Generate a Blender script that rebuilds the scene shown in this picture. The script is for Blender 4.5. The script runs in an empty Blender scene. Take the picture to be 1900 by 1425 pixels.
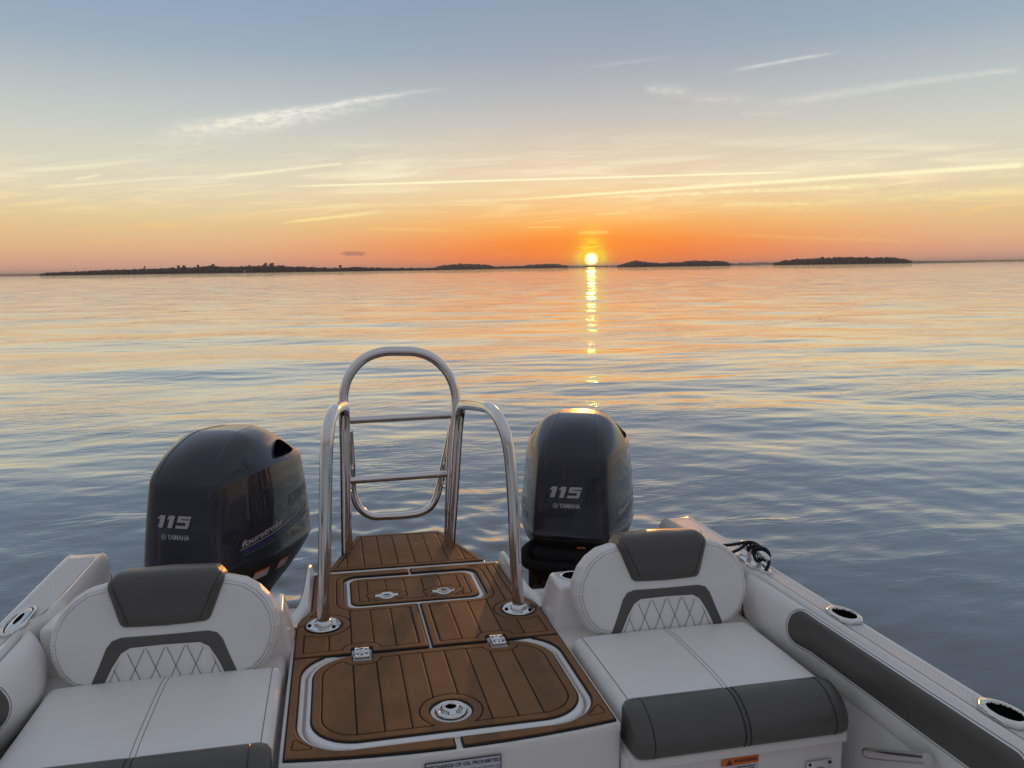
import bpy, bmesh, math, random
import numpy as np
from mathutils import Matrix, Vector
from mathutils.bvhtree import BVHTree

rng = np.random.default_rng(7)
random.seed(7)
scene = bpy.context.scene
COL = scene.collection

# ------------------------------------------------------------------ frames
# Everything on the boat is modelled in boat axes (x to starboard-hand side of the view, y aft, z up, deck = 0);
# the level world has the water at z = 0 and the boat floats in it slightly trimmed.
W = np.array([[0.9995410036, 0.0, 0.0302949180], [-0.0011140538, 0.9993236217, 0.0367567397],
              [-0.0302744272, -0.0367736186, 0.9988649358]])
B0 = np.array([0.28, 3.0, -0.62])
def to_world(p): return W @ (np.asarray(p, float) - B0)
MW = Matrix(((*W[0], 0), (*W[1], 0), (*W[2], 0), (0, 0, 0, 1))) @ Matrix.Translation(Vector(-B0))
XC = 0.28                                                   # centre line of the boat
CAM_R = np.array([[0.97355072, -0.01760678, 0.22779156], [-0.22836269, -0.10568571, 0.96782282],
                  [0.00703407, -0.9942437, -0.10691113]])
CAM_P = np.array([0, 0, 1.05])
AZ0 = 0.2289874
SUN_AZ = AZ0 + math.atan(0.1042)
SUN_EL = math.radians(0.56)

# ------------------------------------------------------------------ materials
def lin(r, g, b):
    f = lambda c: (c / 255 / 12.92) if c / 255 <= 0.04045 else ((c / 255 + 0.055) / 1.055) ** 2.4
    return (f(r), f(g), f(b), 1)

class NT:
    def __init__(s, tree): s.t = tree
    def n(s, typ, **kw):
        nd = s.t.nodes.new(typ)
        for k, v in kw.items(): setattr(nd, k, v)
        return nd
    def put(s, sock, v):
        if hasattr(v, 'is_output'): s.t.links.new(v, sock)
        else: sock.default_value = v
    def m(s, op, a, b=0.0, c=0.0, clamp=False):
        nd = s.n('ShaderNodeMath', operation=op, use_clamp=clamp)
        s.put(nd.inputs[0], a); s.put(nd.inputs[1], b); s.put(nd.inputs[2], c)
        return nd.outputs[0]
    def v(s, op, a, b=(0, 0, 0)):
        nd = s.n('ShaderNodeVectorMath', operation=op)
        s.put(nd.inputs[0], a); s.put(nd.inputs[1], b)
        return nd.outputs['Value'] if op in ('DOT_PRODUCT', 'LENGTH') else nd.outputs[0]
    def comb(s, x, y, z):
        nd = s.n('ShaderNodeCombineXYZ')
        for i, q in enumerate((x, y, z)): s.put(nd.inputs[i], q)
        return nd.outputs[0]
    def sep(s, v):
        nd = s.n('ShaderNodeSeparateXYZ'); s.put(nd.inputs[0], v); return nd.outputs
    def noise(s, vec, scale=5, detail=3, rough=0.55, dist=0.0, out='Fac'):
        nd = s.n('ShaderNodeTexNoise'); s.put(nd.inputs['Vector'], vec)
        nd.inputs['Scale'].default_value = scale; nd.inputs['Detail'].default_value = detail
        nd.inputs['Roughness'].default_value = rough; nd.inputs['Distortion'].default_value = dist
        return nd.outputs[out]
    def mix(s, fac, a, b, blend='MIX'):
        nd = s.n('ShaderNodeMix', data_type='RGBA', blend_type=blend)
        s.put(nd.inputs[0], fac); s.put(nd.inputs[6], a); s.put(nd.inputs[7], b)
        return nd.outputs[2]
    def ramp(s, fac, stops, interp='LINEAR'):
        nd = s.n('ShaderNodeValToRGB'); s.put(nd.inputs[0], fac)
        cr = nd.color_ramp; cr.interpolation = interp
        while len(cr.elements) > 1: cr.elements.remove(cr.elements[-1])
        cr.elements[0].position = stops[0][0]; cr.elements[0].color = stops[0][1]
        for p, c in stops[1:]:
            e = cr.elements.new(p); e.color = c
        return nd.outputs[0]
    def smooth(s, x, a, b):
        nd = s.n('ShaderNodeMapRange', interpolation_type='SMOOTHSTEP'); s.put(nd.inputs[0], x)
        nd.inputs[1].default_value = a; nd.inputs[2].default_value = b
        return nd.outputs[0]

def mat(name, base, rough=0.5, metal=0.0, coat=0.0, bump=None, soft=None, var=None, spec=0.5, coat_rough=0.05):
    """procedural surface; bump=(scale, strength, distance), var=(scale, amount) mottles the colour"""
    M = bpy.data.materials.new(name); M.use_nodes = True
    t = NT(M.node_tree); p = M.node_tree.nodes['Principled BSDF']
    col = (*base[:3], 1)
    tc = t.n('ShaderNodeTexCoord').outputs['Object']
    if var:
        nz = t.noise(tc, var[0], 4, 0.6)
        f = t.m('MULTIPLY_ADD', nz, var[1] * 2, 1 - var[1])
        c = t.v('SCALE', col[:3]); c.node.inputs['Scale'].default_value = 1; t.put(c.node.inputs['Scale'], f)
        t.put(p.inputs['Base Color'], c)
    else: p.inputs['Base Color'].default_value = col
    p.inputs['Roughness'].default_value = rough
    p.inputs['Metallic'].default_value = metal
    p.inputs['Coat Weight'].default_value = coat; p.inputs['Coat Roughness'].default_value = coat_rough
    p.inputs['Specular IOR Level'].default_value = spec
    if rough > 0.1:
        rz = t.noise(tc, 9, 4, 0.6); t.put(p.inputs['Roughness'], t.m('MULTIPLY_ADD', rz, rough * 0.5, rough * 0.75))
    if bump:
        bz = t.noise(tc, bump[0], 3, 0.6)
        bn = t.n('ShaderNodeBump'); bn.inputs['Strength'].default_value = bump[1]; bn.inputs['Distance'].default_value = bump[2]
        t.put(bn.inputs['Height'], bz)
        if soft:
            b2 = t.n('ShaderNodeBump'); b2.inputs['Strength'].default_value = soft[1]; b2.inputs['Distance'].default_value = soft[2]
            t.put(b2.inputs['Height'], t.noise(tc, soft[0], 2, 0.5, 0.4)); t.put(bn.inputs['Normal'], b2.outputs[0])
        t.put(p.inputs['Normal'], bn.outputs[0])
    return M

M_GEL = mat('white_gelcoat', (0.80, 0.785, 0.765), 0.24, coat=0.5, var=(3, 0.04))
M_GELM = mat('matt_white_liner', (0.74, 0.71, 0.675), 0.5, var=(2.5, 0.06))
M_VINW = mat('white_vinyl', (0.80, 0.785, 0.76), 0.42, bump=(420, 0.25, 0.001), soft=(11, 0.35, 0.012), var=(6, 0.05))
M_VING = mat('grey_vinyl', (0.088, 0.081, 0.072), 0.36, bump=(380, 0.35, 0.001), soft=(13, 0.35, 0.010), var=(7, 0.10))
M_BAND = mat('grey_trim_vinyl', (0.10, 0.093, 0.085), 0.45, bump=(380, 0.3, 0.001), var=(7, 0.06))
M_THR = mat('dark_thread', (0.13, 0.127, 0.124), 0.8)
M_SS = mat('stainless_steel', (0.76, 0.745, 0.73), 0.13, metal=1.0, bump=(60, 0.03, 0.002))
M_SSP = mat('polished_steel', (0.72, 0.71, 0.70), 0.09, metal=1.0)
M_BLK = mat('black_rubber', (0.012, 0.012, 0.012), 0.55)
M_FOAM = mat('black_foam', (0.008, 0.008, 0.008), 0.8)
M_COWL = mat('navy_cowl_paint', (0.009, 0.014, 0.028), 0.34, metal=0.2, coat=0.7, coat_rough=0.02, var=(2, 0.1))
M_PAN = mat('black_motor_pan', (0.012, 0.011, 0.011), 0.32, coat=0.3)
M_HOSE = mat('black_hose', (0.007, 0.0065, 0.0065), 0.7, spec=0.2)
M_SILV = mat('silver_decal', (0.42, 0.42, 0.43), 0.35, metal=0.3)
M_SHAD = mat('dark_decal', (0.006, 0.006, 0.008), 0.3)
M_BLUE = mat('blue_stripe_decal', (0.03, 0.035, 0.11), 0.25)
M_GREYD = mat('grey_decal', (0.13, 0.13, 0.135), 0.3)
M_STK = mat('white_sticker', (0.55, 0.55, 0.56), 0.45)
M_PLQ = mat('grey_placard', (0.50, 0.50, 0.56), 0.4)
M_ORG = mat('orange_sticker', (0.72, 0.16, 0.025), 0.45)
M_INK = mat('black_ink', (0.01, 0.01, 0.015), 0.6)
M_ROPE = mat('black_rope', (0.008, 0.008, 0.008), 0.75, bump=(300, 0.6, 0.002))
M_SHADE_BOLT = mat('hole_shade_and_bolts', (0.004, 0.004, 0.004), 0.9, spec=0.0)  # near-black shade painted into openings and gaps; bolt heads share it

def teak_mat():
    M = mat('teak_foam', (0.2, 0.1, 0.05), 0.62)
    t = NT(M.node_tree); p = M.node_tree.nodes['Principled BSDF']
    tc = t.n('ShaderNodeTexCoord').outputs['Object']; x, y, z = t.sep(tc)
    # each plank has its own tone; fine grain runs fore and aft
    pl = t.m('FLOOR', t.m('ADD', t.m('DIVIDE', x, 0.0675), 0.5))
    wn = t.n('ShaderNodeTexWhiteNoise', noise_dimensions='1D'); t.put(wn.inputs['W'], pl)
    gr = t.noise(t.comb(t.m('MULTIPLY', x, 130.0), t.m('MULTIPLY', y, 5.0), 0.0), 1.0, 4, 0.7)
    st = t.noise(tc, 7.0, 3, 0.6)
    k = t.m('ADD', t.m('MULTIPLY', wn.outputs['Value'], 0.28), t.m('ADD', t.m('MULTIPLY', gr, 0.26), t.m('MULTIPLY', st, 0.50)))
    c = t.ramp(k, [(0.2, (0.125, 0.060, 0.023, 1)), (0.6, (0.215, 0.100, 0.038, 1)), (1.0, (0.31, 0.142, 0.054, 1))])
    wear = t.smooth(t.noise(tc, 3.2, 6, 0.72, 0.8), 0.50, 0.78); spk = t.smooth(t.noise(tc, 95.0, 2, 0.5), 0.70, 0.78)
    c = t.mix(t.m('MULTIPLY', wear, 0.30), c, (0.25, 0.165, 0.095, 1)); c = t.mix(t.m('MULTIPLY', spk, 0.22), c, (0.34, 0.27, 0.20, 1))
    t.put(p.inputs['Base Color'], c)
    bn = t.n('ShaderNodeBump'); bn.inputs['Strength'].default_value = 0.35; bn.inputs['Distance'].default_value = 0.0012
    t.put(bn.inputs['Height'], t.m('ADD', gr, t.noise(tc, 500, 2, 0.5))); t.put(p.inputs['Normal'], bn.outputs[0])
    p.inputs['Specular IOR Level'].default_value = 0.3
    return M
M_TEAK = teak_mat()

def speckled(M0):
    M = M0.copy(); M.name = 'teak_foam_with_spray'; t = NT(M.node_tree); p = M.node_tree.nodes['Principled BSDF']
    tc = t.n('ShaderNodeTexCoord').outputs['Object']; x, y, z = t.sep(tc)
    v = t.n('ShaderNodeTexVoronoi'); t.put(v.inputs['Vector'], tc); v.inputs['Scale'].default_value = 62
    cl = t.noise(tc, 7.0, 3, 0.6); rnd = t.sep(v.outputs['Color'])[0]
    zone = t.smooth(t.m('ADD', cl, t.m('MULTIPLY', t.m('ABSOLUTE', x), -0.9)), 0.42, 0.58)
    f = t.m('MULTIPLY', t.m('MULTIPLY', t.m('SUBTRACT', 1.0, t.smooth(v.outputs['Distance'], 0.10, 0.22)), t.m('GREATER_THAN', rnd, 0.62)), zone)
    old = p.inputs['Base Color'].links[0].from_socket
    t.put(p.inputs['Base Color'], t.mix(t.m('MULTIPLY', f, 0.8), old, (0.55, 0.52, 0.48, 1)))
    return M
M_TEAKS = speckled(M_TEAK)

def nonskid_mat():
    M = mat('nonskid_gelcoat', (0.68, 0.665, 0.655), 0.42)
    t = NT(M.node_tree); p = M.node_tree.nodes['Principled BSDF']
    tc = t.n('ShaderNodeTexCoord').outputs['Object']; x, y, z = t.sep(tc)
    a = t.m('SINE', t.m('MULTIPLY', t.m('ADD', x, y), 420.0)); b = t.m('SINE', t.m('MULTIPLY', t.m('SUBTRACT', x, y), 420.0))
    h = t.m('MULTIPLY', t.m('ADD', a, 1.0), t.m('ADD', b, 1.0))
    bn = t.n('ShaderNodeBump'); bn.inputs['Strength'].default_value = 0.42; bn.inputs['Distance'].default_value = 0.0011
    t.put(bn.inputs['Height'], h); t.put(p.inputs['Normal'], bn.outputs[0])
    return M
M_NSK = nonskid_mat()

# ------------------------------------------------------------------ mesh builder
class MB:
    def __init__(s): s.v = []; s.f = []; s.mi = []; s.sm = []; s.n = 0
    def add(s, verts, faces, mi=0, smooth=True):
        verts = np.asarray(verts, float).reshape(-1, 3); o = s.n
        s.v.append(verts); s.n += len(verts)
        for k, f in enumerate(faces):
            s.f.append([int(i) + o for i in f]); s.mi.append(mi if np.isscalar(mi) else mi[k]); s.sm.append(smooth)
        return o
    def mesh(s, name, mats, base=(0, 0, 0), sharp=38):
        me = bpy.data.meshes.new(name)
        V = np.concatenate(s.v) - np.asarray(base, float)
        me.from_pydata(V.tolist(), [], s.f)
        for m_ in (mats if isinstance(mats, (list, tuple)) else [mats]): me.materials.append(m_)
        me.polygons.foreach_set('material_index', s.mi); me.polygons.foreach_set('use_smooth', s.sm)
        me.update()
        if sharp: me.set_sharp_from_angle(angle=math.radians(sharp))
        return me

BASE = {}
def thing(name, label, cat, base, group=None, yaw=0.0):
    o = bpy.data.objects.new(name, None); COL.objects.link(o)
    o.empty_display_size = 0.1
    o.matrix_world = MW @ Matrix.Translation(Vector(base)) @ Matrix.Rotation(yaw, 4, 'Z')
    o['label'] = label; o['category'] = cat
    if group: o['group'] = group
    BASE[o.name] = base
    return o
def part(name, mb, mats, parent, label=None, sharp=38):
    r = parent
    while r.parent: r = r.parent
    o = bpy.data.objects.new(name, mb.mesh(name, mats, BASE.get(r.name, (0, 0, 0)), sharp)); COL.objects.link(o)
    o.parent = parent
    if label: o['label'] = label
    return o

def ms_fill(F, x0, x1, y0, y1, step):
    """triangulate the region F<0 on a grid (marching squares); returns points, polygons, boundary edges, F at points"""
    nx = int(math.ceil((x1 - x0) / step)) + 1; ny = int(math.ceil((y1 - y0) / step)) + 1
    xs = np.linspace(x0, x1, nx); ys = np.linspace(y0, y1, ny)
    X, Y = np.meshgrid(xs, ys, indexing='ij'); V = F(X, Y); V = np.where(np.abs(V) < 1e-9, 1e-9, V)
    ins = V < 0
    idx = -np.ones(V.shape, int); idx[ins] = np.arange(ins.sum())
    pts = [np.stack([X[ins], Y[ins]], 1)]; n = int(ins.sum()); extra = []; ec = {}
    c = ins[:-1, :-1].astype(int) + ins[1:, :-1] + ins[1:, 1:] + ins[:-1, 1:]
    I, J = np.nonzero(c == 4)
    polys = np.stack([idx[I, J], idx[I + 1, J], idx[I + 1, J + 1], idx[I, J + 1]], 1).tolist()
    bed = []
    def cross(a, b):
        nonlocal n
        k = (a, b) if a < b else (b, a)
        if k not in ec:
            va, vb = V[a], V[b]; t = va / (va - vb)
            extra.append((X[a] + (X[b] - X[a]) * t, Y[a] + (Y[b] - Y[a]) * t)); ec[k] = n; n += 1
        return ec[k]
    for i, j in zip(*np.nonzero((c > 0) & (c < 4))):
        cs = [(i, j), (i + 1, j), (i + 1, j + 1), (i, j + 1)]; poly = []; kind = []
        for q in range(4):
            a, b = cs[q], cs[(q + 1) % 4]
            if ins[a]: poly.append(int(idx[a])); kind.append(0)
            if ins[a] != ins[b]: poly.append(cross(a, b)); kind.append(1 if ins[a] else 2)
        if len(poly) >= 3: polys.append(poly)
        for q in range(len(poly)):
            if kind[q] == 1: bed.append((poly[q], poly[(q + 1) % len(poly)]))
    P = np.concatenate(pts + ([np.array(extra)] if extra else []))
    return P, polys, bed, F(P[:, 0], P[:, 1])

def solid(mb, F, bnd, step, ztop, zbot, mi=0, mi_side=None, ch=0.0, mp=None, smooth=True):
    P, polys, bed, D = ms_fill(F, *bnd, step)
    zt = ztop(P[:, 0], P[:, 1]) if callable(ztop) else np.full(len(P), float(ztop))
    if ch > 0:
        d = np.clip(-D, 0, ch); zt = zt - (ch - np.sqrt(np.maximum(ch * ch - (ch - d) ** 2, 0)))
    mp = mp or (lambda x, y, z: np.stack([x, y, z], 1))
    o = mb.add(mp(P[:, 0], P[:, 1], zt), polys, mi, smooth)
    if zbot is not None:
        zb = zbot(P[:, 0], P[:, 1]) if callable(zbot) else np.full(len(P), float(zbot))
        bi = sorted({i for e in bed for i in e}); mpz = {i: k for k, i in enumerate(bi)}
        top = mp(P[bi, 0], P[bi, 1], zt[bi]); bot = mp(P[bi, 0], P[bi, 1], zb[bi]); L = len(bi)
        if ch > 0:                                          # share the rim so the roll-over shades smoothly
            o2 = mb.add(bot, [], 0)
            for i, j in bed:
                mb.f.append([o2 + mpz[i], o2 + mpz[j], o + j, o + i]); mb.mi.append(mi if mi_side is None else mi_side); mb.sm.append(smooth)
        else:
            mb.add(np.concatenate([top, bot]), [[L + mpz[i], L + mpz[j], mpz[j], mpz[i]] for i, j in bed], mi if mi_side is None else mi_side, smooth)

def s_rbox(cx, cy, hx, hy, r):
    def f(x, y):
        qx = np.abs(x - cx) - hx + r; qy = np.abs(y - cy) - hy + r
        return np.hypot(np.maximum(qx, 0), np.maximum(qy, 0)) + np.minimum(np.maximum(qx, qy), 0) - r
    return f
def s_circ(cx, cy, r): return lambda x, y: np.hypot(x - cx, y - cy) - r
def s_poly(pts, rnd=0.0):
    P = np.asarray(pts, float)
    def f(x, y):
        d = np.full(np.shape(x), 1e9); s = np.zeros(np.shape(x), bool)
        for i in range(len(P)):
            a, b = P[i], P[(i + 1) % len(P)]; e = b - a
            wx, wy = x - a[0], y - a[1]; t = np.clip((wx * e[0] + wy * e[1]) / (e @ e), 0, 1)
            d = np.minimum(d, (wx - e[0] * t) ** 2 + (wy - e[1] * t) ** 2)
            if abs(e[1]) > 1e-12:
                s ^= ((a[1] > y) != (b[1] > y)) & (x < e[0] * (y - a[1]) / e[1] + a[0])
        return np.where(s, -1, 1) * np.sqrt(d) - rnd
    return f
def union(*fs): return lambda x, y: np.minimum.reduce([f(x, y) for f in fs])
def inter(*fs): return lambda x, y: np.maximum.reduce([f(x, y) for f in fs])
def minus(a, *bs): return lambda x, y: np.maximum.reduce([a(x, y)] + [-b(x, y) for b in bs])
def off(f, d): return lambda x, y: f(x, y) - d

def smooth_path(pts, n=8, closed=False):
    P = [np.asarray(p, float) for p in pts]; out = []
    L = len(P); rngi = range(L if closed else L - 1)
    for i in rngi:
        p0 = P[(i - 1) % L] if closed or i > 0 else 2 * P[0] - P[1]
        p1 = P[i]; p2 = P[(i + 1) % L]
        p3 = P[(i + 2) % L] if closed or i + 2 < L else 2 * P[-1] - P[-2]
        a, b, c = (np.linalg.norm(q) ** 0.5 + 1e-9 for q in (p1 - p0, p2 - p1, p3 - p2))
        for k in range(n):
            t = k / n
            m1 = (p2 - p1 + b * ((p1 - p0) / a - (p2 - p0) / (a + b))) if a > 1e-6 else p2 - p1
            m2 = (p2 - p1 + b * ((p3 - p2) / c - (p3 - p1) / (b + c))) if c > 1e-6 else p2 - p1
            h = 2 * t ** 3 - 3 * t ** 2 + 1
            out.append(h * p1 + (t ** 3 - 2 * t ** 2 + t) * m1 + (1 - h) * p2 + (t ** 3 - t ** 2) * m2)
    if not closed: out.append(P[-1])
    return np.array(out)
def tube(mb, pts, r, seg=14, closed=False, mi=0, caps=True):
    P = np.asarray(pts, float); L = len(P)
    T = (np.roll(P, -1, 0) - np.roll(P, 1, 0)) if closed else np.gradient(P, axis=0)
    T /= np.linalg.norm(T, axis=1)[:, None] + 1e-12
    nrm = np.cross(T[0], [0.3, 0.2, 0.93]); nrm /= np.linalg.norm(nrm); N = []
    for i in range(L):
        nrm = nrm - T[i] * (nrm @ T[i]); nrm /= np.linalg.norm(nrm); N.append(nrm)
    N = np.array(N); Bn = np.cross(T, N); R = np.broadcast_to(r, L)
    a = np.linspace(0, 2 * math.pi, seg, endpoint=False)
    V = P[:, None] + R[:, None, None] * (N[:, None] * np.cos(a)[None, :, None] + Bn[:, None] * np.sin(a)[None, :, None])
    F = []
    for i in range(L if closed else L - 1):
        j = (i + 1) % L
        for k in range(seg):
            F.append([i * seg + k, i * seg + (k + 1) % seg, j * seg + (k + 1) % seg, j * seg + k])
    if caps and not closed: F += [list(range(seg))[::-1], [(L - 1) * seg + k for k in range(seg)]]
    mb.add(V, F, mi)
def lathe(mb, prof, c, seg=28, mi=0, sx=1.0, sy=1.0, rot=None):
    a = np.linspace(0, 2 * math.pi, seg, endpoint=False); V = []; F = []
    for r, z in prof: V += [(r * sx * math.cos(t), r * sy * math.sin(t), z) for t in a]
    for i in range(len(prof) - 1):
        for k in range(seg): F.append([i * seg + k, i * seg + (k + 1) % seg, (i + 1) * seg + (k + 1) % seg, (i + 1) * seg + k])
    V = np.array(V)
    if rot is not None: V = V @ np.array(rot).T
    mb.add(V + np.asarray(c, float), F, mi)
def box(mb, lo, hi, bev=0.004, seg=2, mi=0, rot=None, c=None):
    lo = np.asarray(lo, float); hi = np.asarray(hi, float)
    bm = bmesh.new(); bmesh.ops.create_cube(bm, size=1.0)
    for v in bm.verts: v.co = Vector((lo + hi) / 2 + np.array(v.co) * (hi - lo))
    if bev > 0: bmesh.ops.bevel(bm, geom=bm.edges[:], offset=bev, segments=seg, profile=0.5, affect='EDGES')
    bm.verts.index_update()
    V = np.array([v.co[:] for v in bm.verts])
    if rot is not None:
        c0 = (lo + hi) / 2 if c is None else np.asarray(c); V = (V - c0) @ np.array(rot).T + c0
    mb.add(V, [[v.index for v in f.verts] for f in bm.faces], mi, True); bm.free()
def prism(mb, prof, y0, y1, mi=0, axis='y', caps=True, smooth=True, closed=True):
    """sweep a 2-D profile (x, z) along y (list of y gives stations, callables scale)"""
    P = np.asarray(prof, float); L = len(P)
    mk = (lambda y: np.stack([P[:, 0], np.full(L, y), P[:, 1]], 1)) if axis == 'y' else (lambda y: np.stack([np.full(L, y), P[:, 0], P[:, 1]], 1))
    V = np.concatenate([mk(y0), mk(y1)]); n = L if closed else L - 1
    F = [[i, (i + 1) % L, L + (i + 1) % L, L + i] for i in range(n)]
    if caps: F += [list(range(L))[::-1], list(range(L, 2 * L))]
    mb.add(V, F, mi, smooth)
def loft(mb, rings, mi=0, caps=(True, True), closed=True):
    R = np.asarray(rings, float); K, L = R.shape[:2]; F = []
    for i in range(K - 1):
        for k in range(L if closed else L - 1):
            F.append([i * L + k, i * L + (k + 1) % L, (i + 1) * L + (k + 1) % L, (i + 1) * L + k])
    if caps[0]: F.append(list(range(L))[::-1])
    if caps[1]: F.append([(K - 1) * L + k for k in range(L)])
    mb.add(R.reshape(-1, 3), F, mi)
def pillow(mb, lo, hi, r, crown=0.0, n=22, mi=0):
    lo = np.asarray(lo, float); hi = np.asarray(hi, float); c = (lo + hi) / 2; h = (hi - lo) / 2
    r = min(r, h.min() * 0.98)
    bm = bmesh.new(); bmesh.ops.create_cube(bm, size=2.0); bmesh.ops.subdivide_edges(bm, edges=bm.edges[:], cuts=n, use_grid_fill=True)
    V = np.array([v.co[:] for v in bm.verts]); bm.verts.index_update()
    V = np.sign(V) * (1 - (1 - np.abs(V)) ** 1.5)
    P = V * h; inner = np.clip(P, -(h - r), h - r); d = P - inner; L = np.linalg.norm(d, axis=1)
    P = inner + d / np.maximum(L, 1e-9)[:, None] * np.minimum(r, L)[:, None]
    out = np.abs(V).max(1) > 0.999
    P[out] = (inner + d / np.maximum(L, 1e-9)[:, None] * r)[out]
    u, v = P[:, 0] / h[0], P[:, 1] / h[1]
    P[:, 2] += crown * (1 - np.clip(u, -1, 1) ** 4) * (1 - np.clip(v, -1, 1) ** 4) * (P[:, 2] > 0)
    mb.add(P + c, [[q.index for q in f.verts] for f in bm.faces], mi); bm.free()

def text_polys(body, size, shear=0.0, bold=0.0, space=1.0):
    cu = bpy.data.curves.new('lettering', 'FONT'); cu.body = body; cu.size = size; cu.shear = shear; cu.offset = bold
    cu.space_character = space; cu.align_x = 'CENTER'; cu.align_y = 'CENTER'; cu.resolution_u = 3
    ob = bpy.data.objects.new('lettering', cu); COL.objects.link(ob)
    dg = bpy.context.evaluated_depsgraph_get(); dg.update()
    me = bpy.data.meshes.new_from_object(ob.evaluated_get(dg))
    V = np.array([v.co[:] for v in me.vertices]); F = [list(p.vertices) for p in me.polygons]
    bpy.data.objects.remove(ob); bpy.data.curves.remove(cu); bpy.data.meshes.remove(me)
    return V[:, :2], F
def tri_split(V, F, maxlen):
    """split polygons so long pieces can follow a curved surface"""
    bm = bmesh.new(); vs = [bm.verts.new((p[0], p[1], 0)) for p in V]
    for f in F:
        try: bm.faces.new([vs[i] for i in f])
        except ValueError: pass
    bmesh.ops.triangulate(bm, faces=bm.faces[:])
    for _ in range(5):
        e = [q for q in bm.edges if q.calc_length() > maxlen]
        if not e: break
        bmesh.ops.subdivide_edges(bm, edges=e, cuts=1); bmesh.ops.triangulate(bm, faces=bm.faces[:])
    bm.verts.index_update()
    out = np.array([v.co[:2] for v in bm.verts]), [[v.index for v in f.verts] for f in bm.faces]
    bm.free(); return out

# ================================================================== THE BOAT
boat = thing('motorboat', 'white motorboat with brown teak deck, its stern facing the sunset', 'boat', (0.28, 0.0, -0.5))
UK = [(k - 0.5) * 0.0675 for k in range(-5, 7)]
def shiftx(f): return lambda x, y: f(x - XC, y)

def teak_panel(name, parent, O, bnd, inset=0.021, planks=True, extra=None, gw=0.0042, tk=None, umax=0.25):
    """closed-cell foam decking: planks and a border standing on a black backing, with open grooves between"""
    P = off(O, -inset)                                      # plank field
    def groove(x, y):
        p = P(x, y)
        ring = np.maximum(p, -(p + gw))
        if not planks: return ring
        ln = np.min([np.abs(x - k) for k in UK if abs(k) < umax], axis=0) - gw / 2
        return np.minimum(ring, np.maximum(p, ln))
    def teak(x, y):
        v = O(x, y)
        if planks is not None: v = np.maximum(v, -groove(x, y))
        if extra is not None: e = extra(x, y); v = np.maximum(v, -np.maximum(e, -(e + 0.0035)))
        return v
    mb = MB()
    mpx = lambda x, y, z: np.stack([x + XC, y, z], 1)
    solid(mb, teak, bnd, 0.0028, 0.0, -0.0035, 0, ch=0.0012, mp=mpx)
    solid(mb, off(O, 0.0045), bnd, 0.004, -0.0034, -0.009, 1, mp=mpx)
    return part(name, mb, [tk or M_TEAK, M_FOAM], parent)

# ---- raised centre module that carries the decking
def half_w(y): return np.interp(y, [1.6, 2.48, 2.62, 2.97, 3.2], [0.417, 0.417, 0.372, 0.366, 0.36])
def front_y(x): return 1.693 + 0.032 * (x / 0.41) ** 2
HATCH = s_rbox(0, 2.0, 0.362, 0.247, 0.125)                 # forward hatch slab
AHAT = s_rbox(0, 2.749, 0.244, 0.147, 0.044)                # aft hatch slab
module_F = lambda x, y: np.maximum(np.maximum(np.abs(x) - half_w(y), front_y(x) - y), y - 2.984)
mb = MB()
mpx = lambda x, y, z: np.stack([x + XC, y, z], 1)
chan = minus(off(HATCH, 0.005), HATCH)
achan = minus(off(AHAT, 0.005), AHAT)
solid(mb, minus(module_F, off(HATCH, 0.006), off(AHAT, 0.006)), (-0.43, 0.43, 1.68, 3.0), 0.005, -0.008, -0.03, 0, ch=0.006, mp=mpx)
mb2 = mb
solid(mb, lambda x, y: np.maximum(np.maximum(np.abs(x) - half_w(y) + 0.0005, front_y(x) - y + 0.0005), y - 2.983), (-0.43, 0.43, 1.68, 3.0), 0.012, -0.026, -0.5, 0, mp=mpx)
module = part('deck_module', mb, [M_GELM], boat)
teak_panel('teak_surround', module,
           minus(lambda x, y: np.maximum(np.maximum(np.abs(x) - 0.403, front_y(x) + 0.014 - y), y - 2.241),
                 s_rbox(0, 2.003, 0.385, 0.262, 0.135), s_rbox(0, 1.70, 0.012, 0.05, 0.002)),
           (-0.43, 0.43, 1.68, 2.27), planks=None,
           extra=union(s_poly([(-0.383, 1.806), (-0.386, 1.773), (-0.348, 1.768)], 0.006), s_poly([(0.383, 1.806), (0.386, 1.773), (0.348, 1.768)], 0.006)))
FL = [(-0.322, 2.468), (0.3295, 2.468)]
outer2 = lambda x, y: np.maximum(np.maximum(np.abs(x) - np.interp(y, [2.2, 2.497, 2.53, 2.60, 2.97], [0.403, 0.403, 0.395, 0.360, 0.354]), 2.253 - y), y - 2.948)
outer2 = minus(outer2, off(AHAT, 0.012), s_circ(*FL[0], 0.062), s_circ(*FL[1], 0.062),
               s_rbox(-0.4, 2.474, 0.06, 0.0022, 0.001), s_rbox(0.4, 2.474, 0.06, 0.0022, 0.001),
               s_rbox(-0.208, 2.255, 0.034, 0.032, 0.012), s_rbox(0.207, 2.255, 0.034, 0.032, 0.012))
teak_panel('teak_panel', module, lambda x, y: np.maximum(outer2(x, y), x + 0.0085), (-0.42, 0.02, 2.24, 2.97), umax=0.32)
teak_panel('teak_panel', module, lambda x, y: np.maximum(outer2(x, y), 0.0085 - x), (-0.02, 0.42, 2.24, 2.97), umax=0.32)

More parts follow.
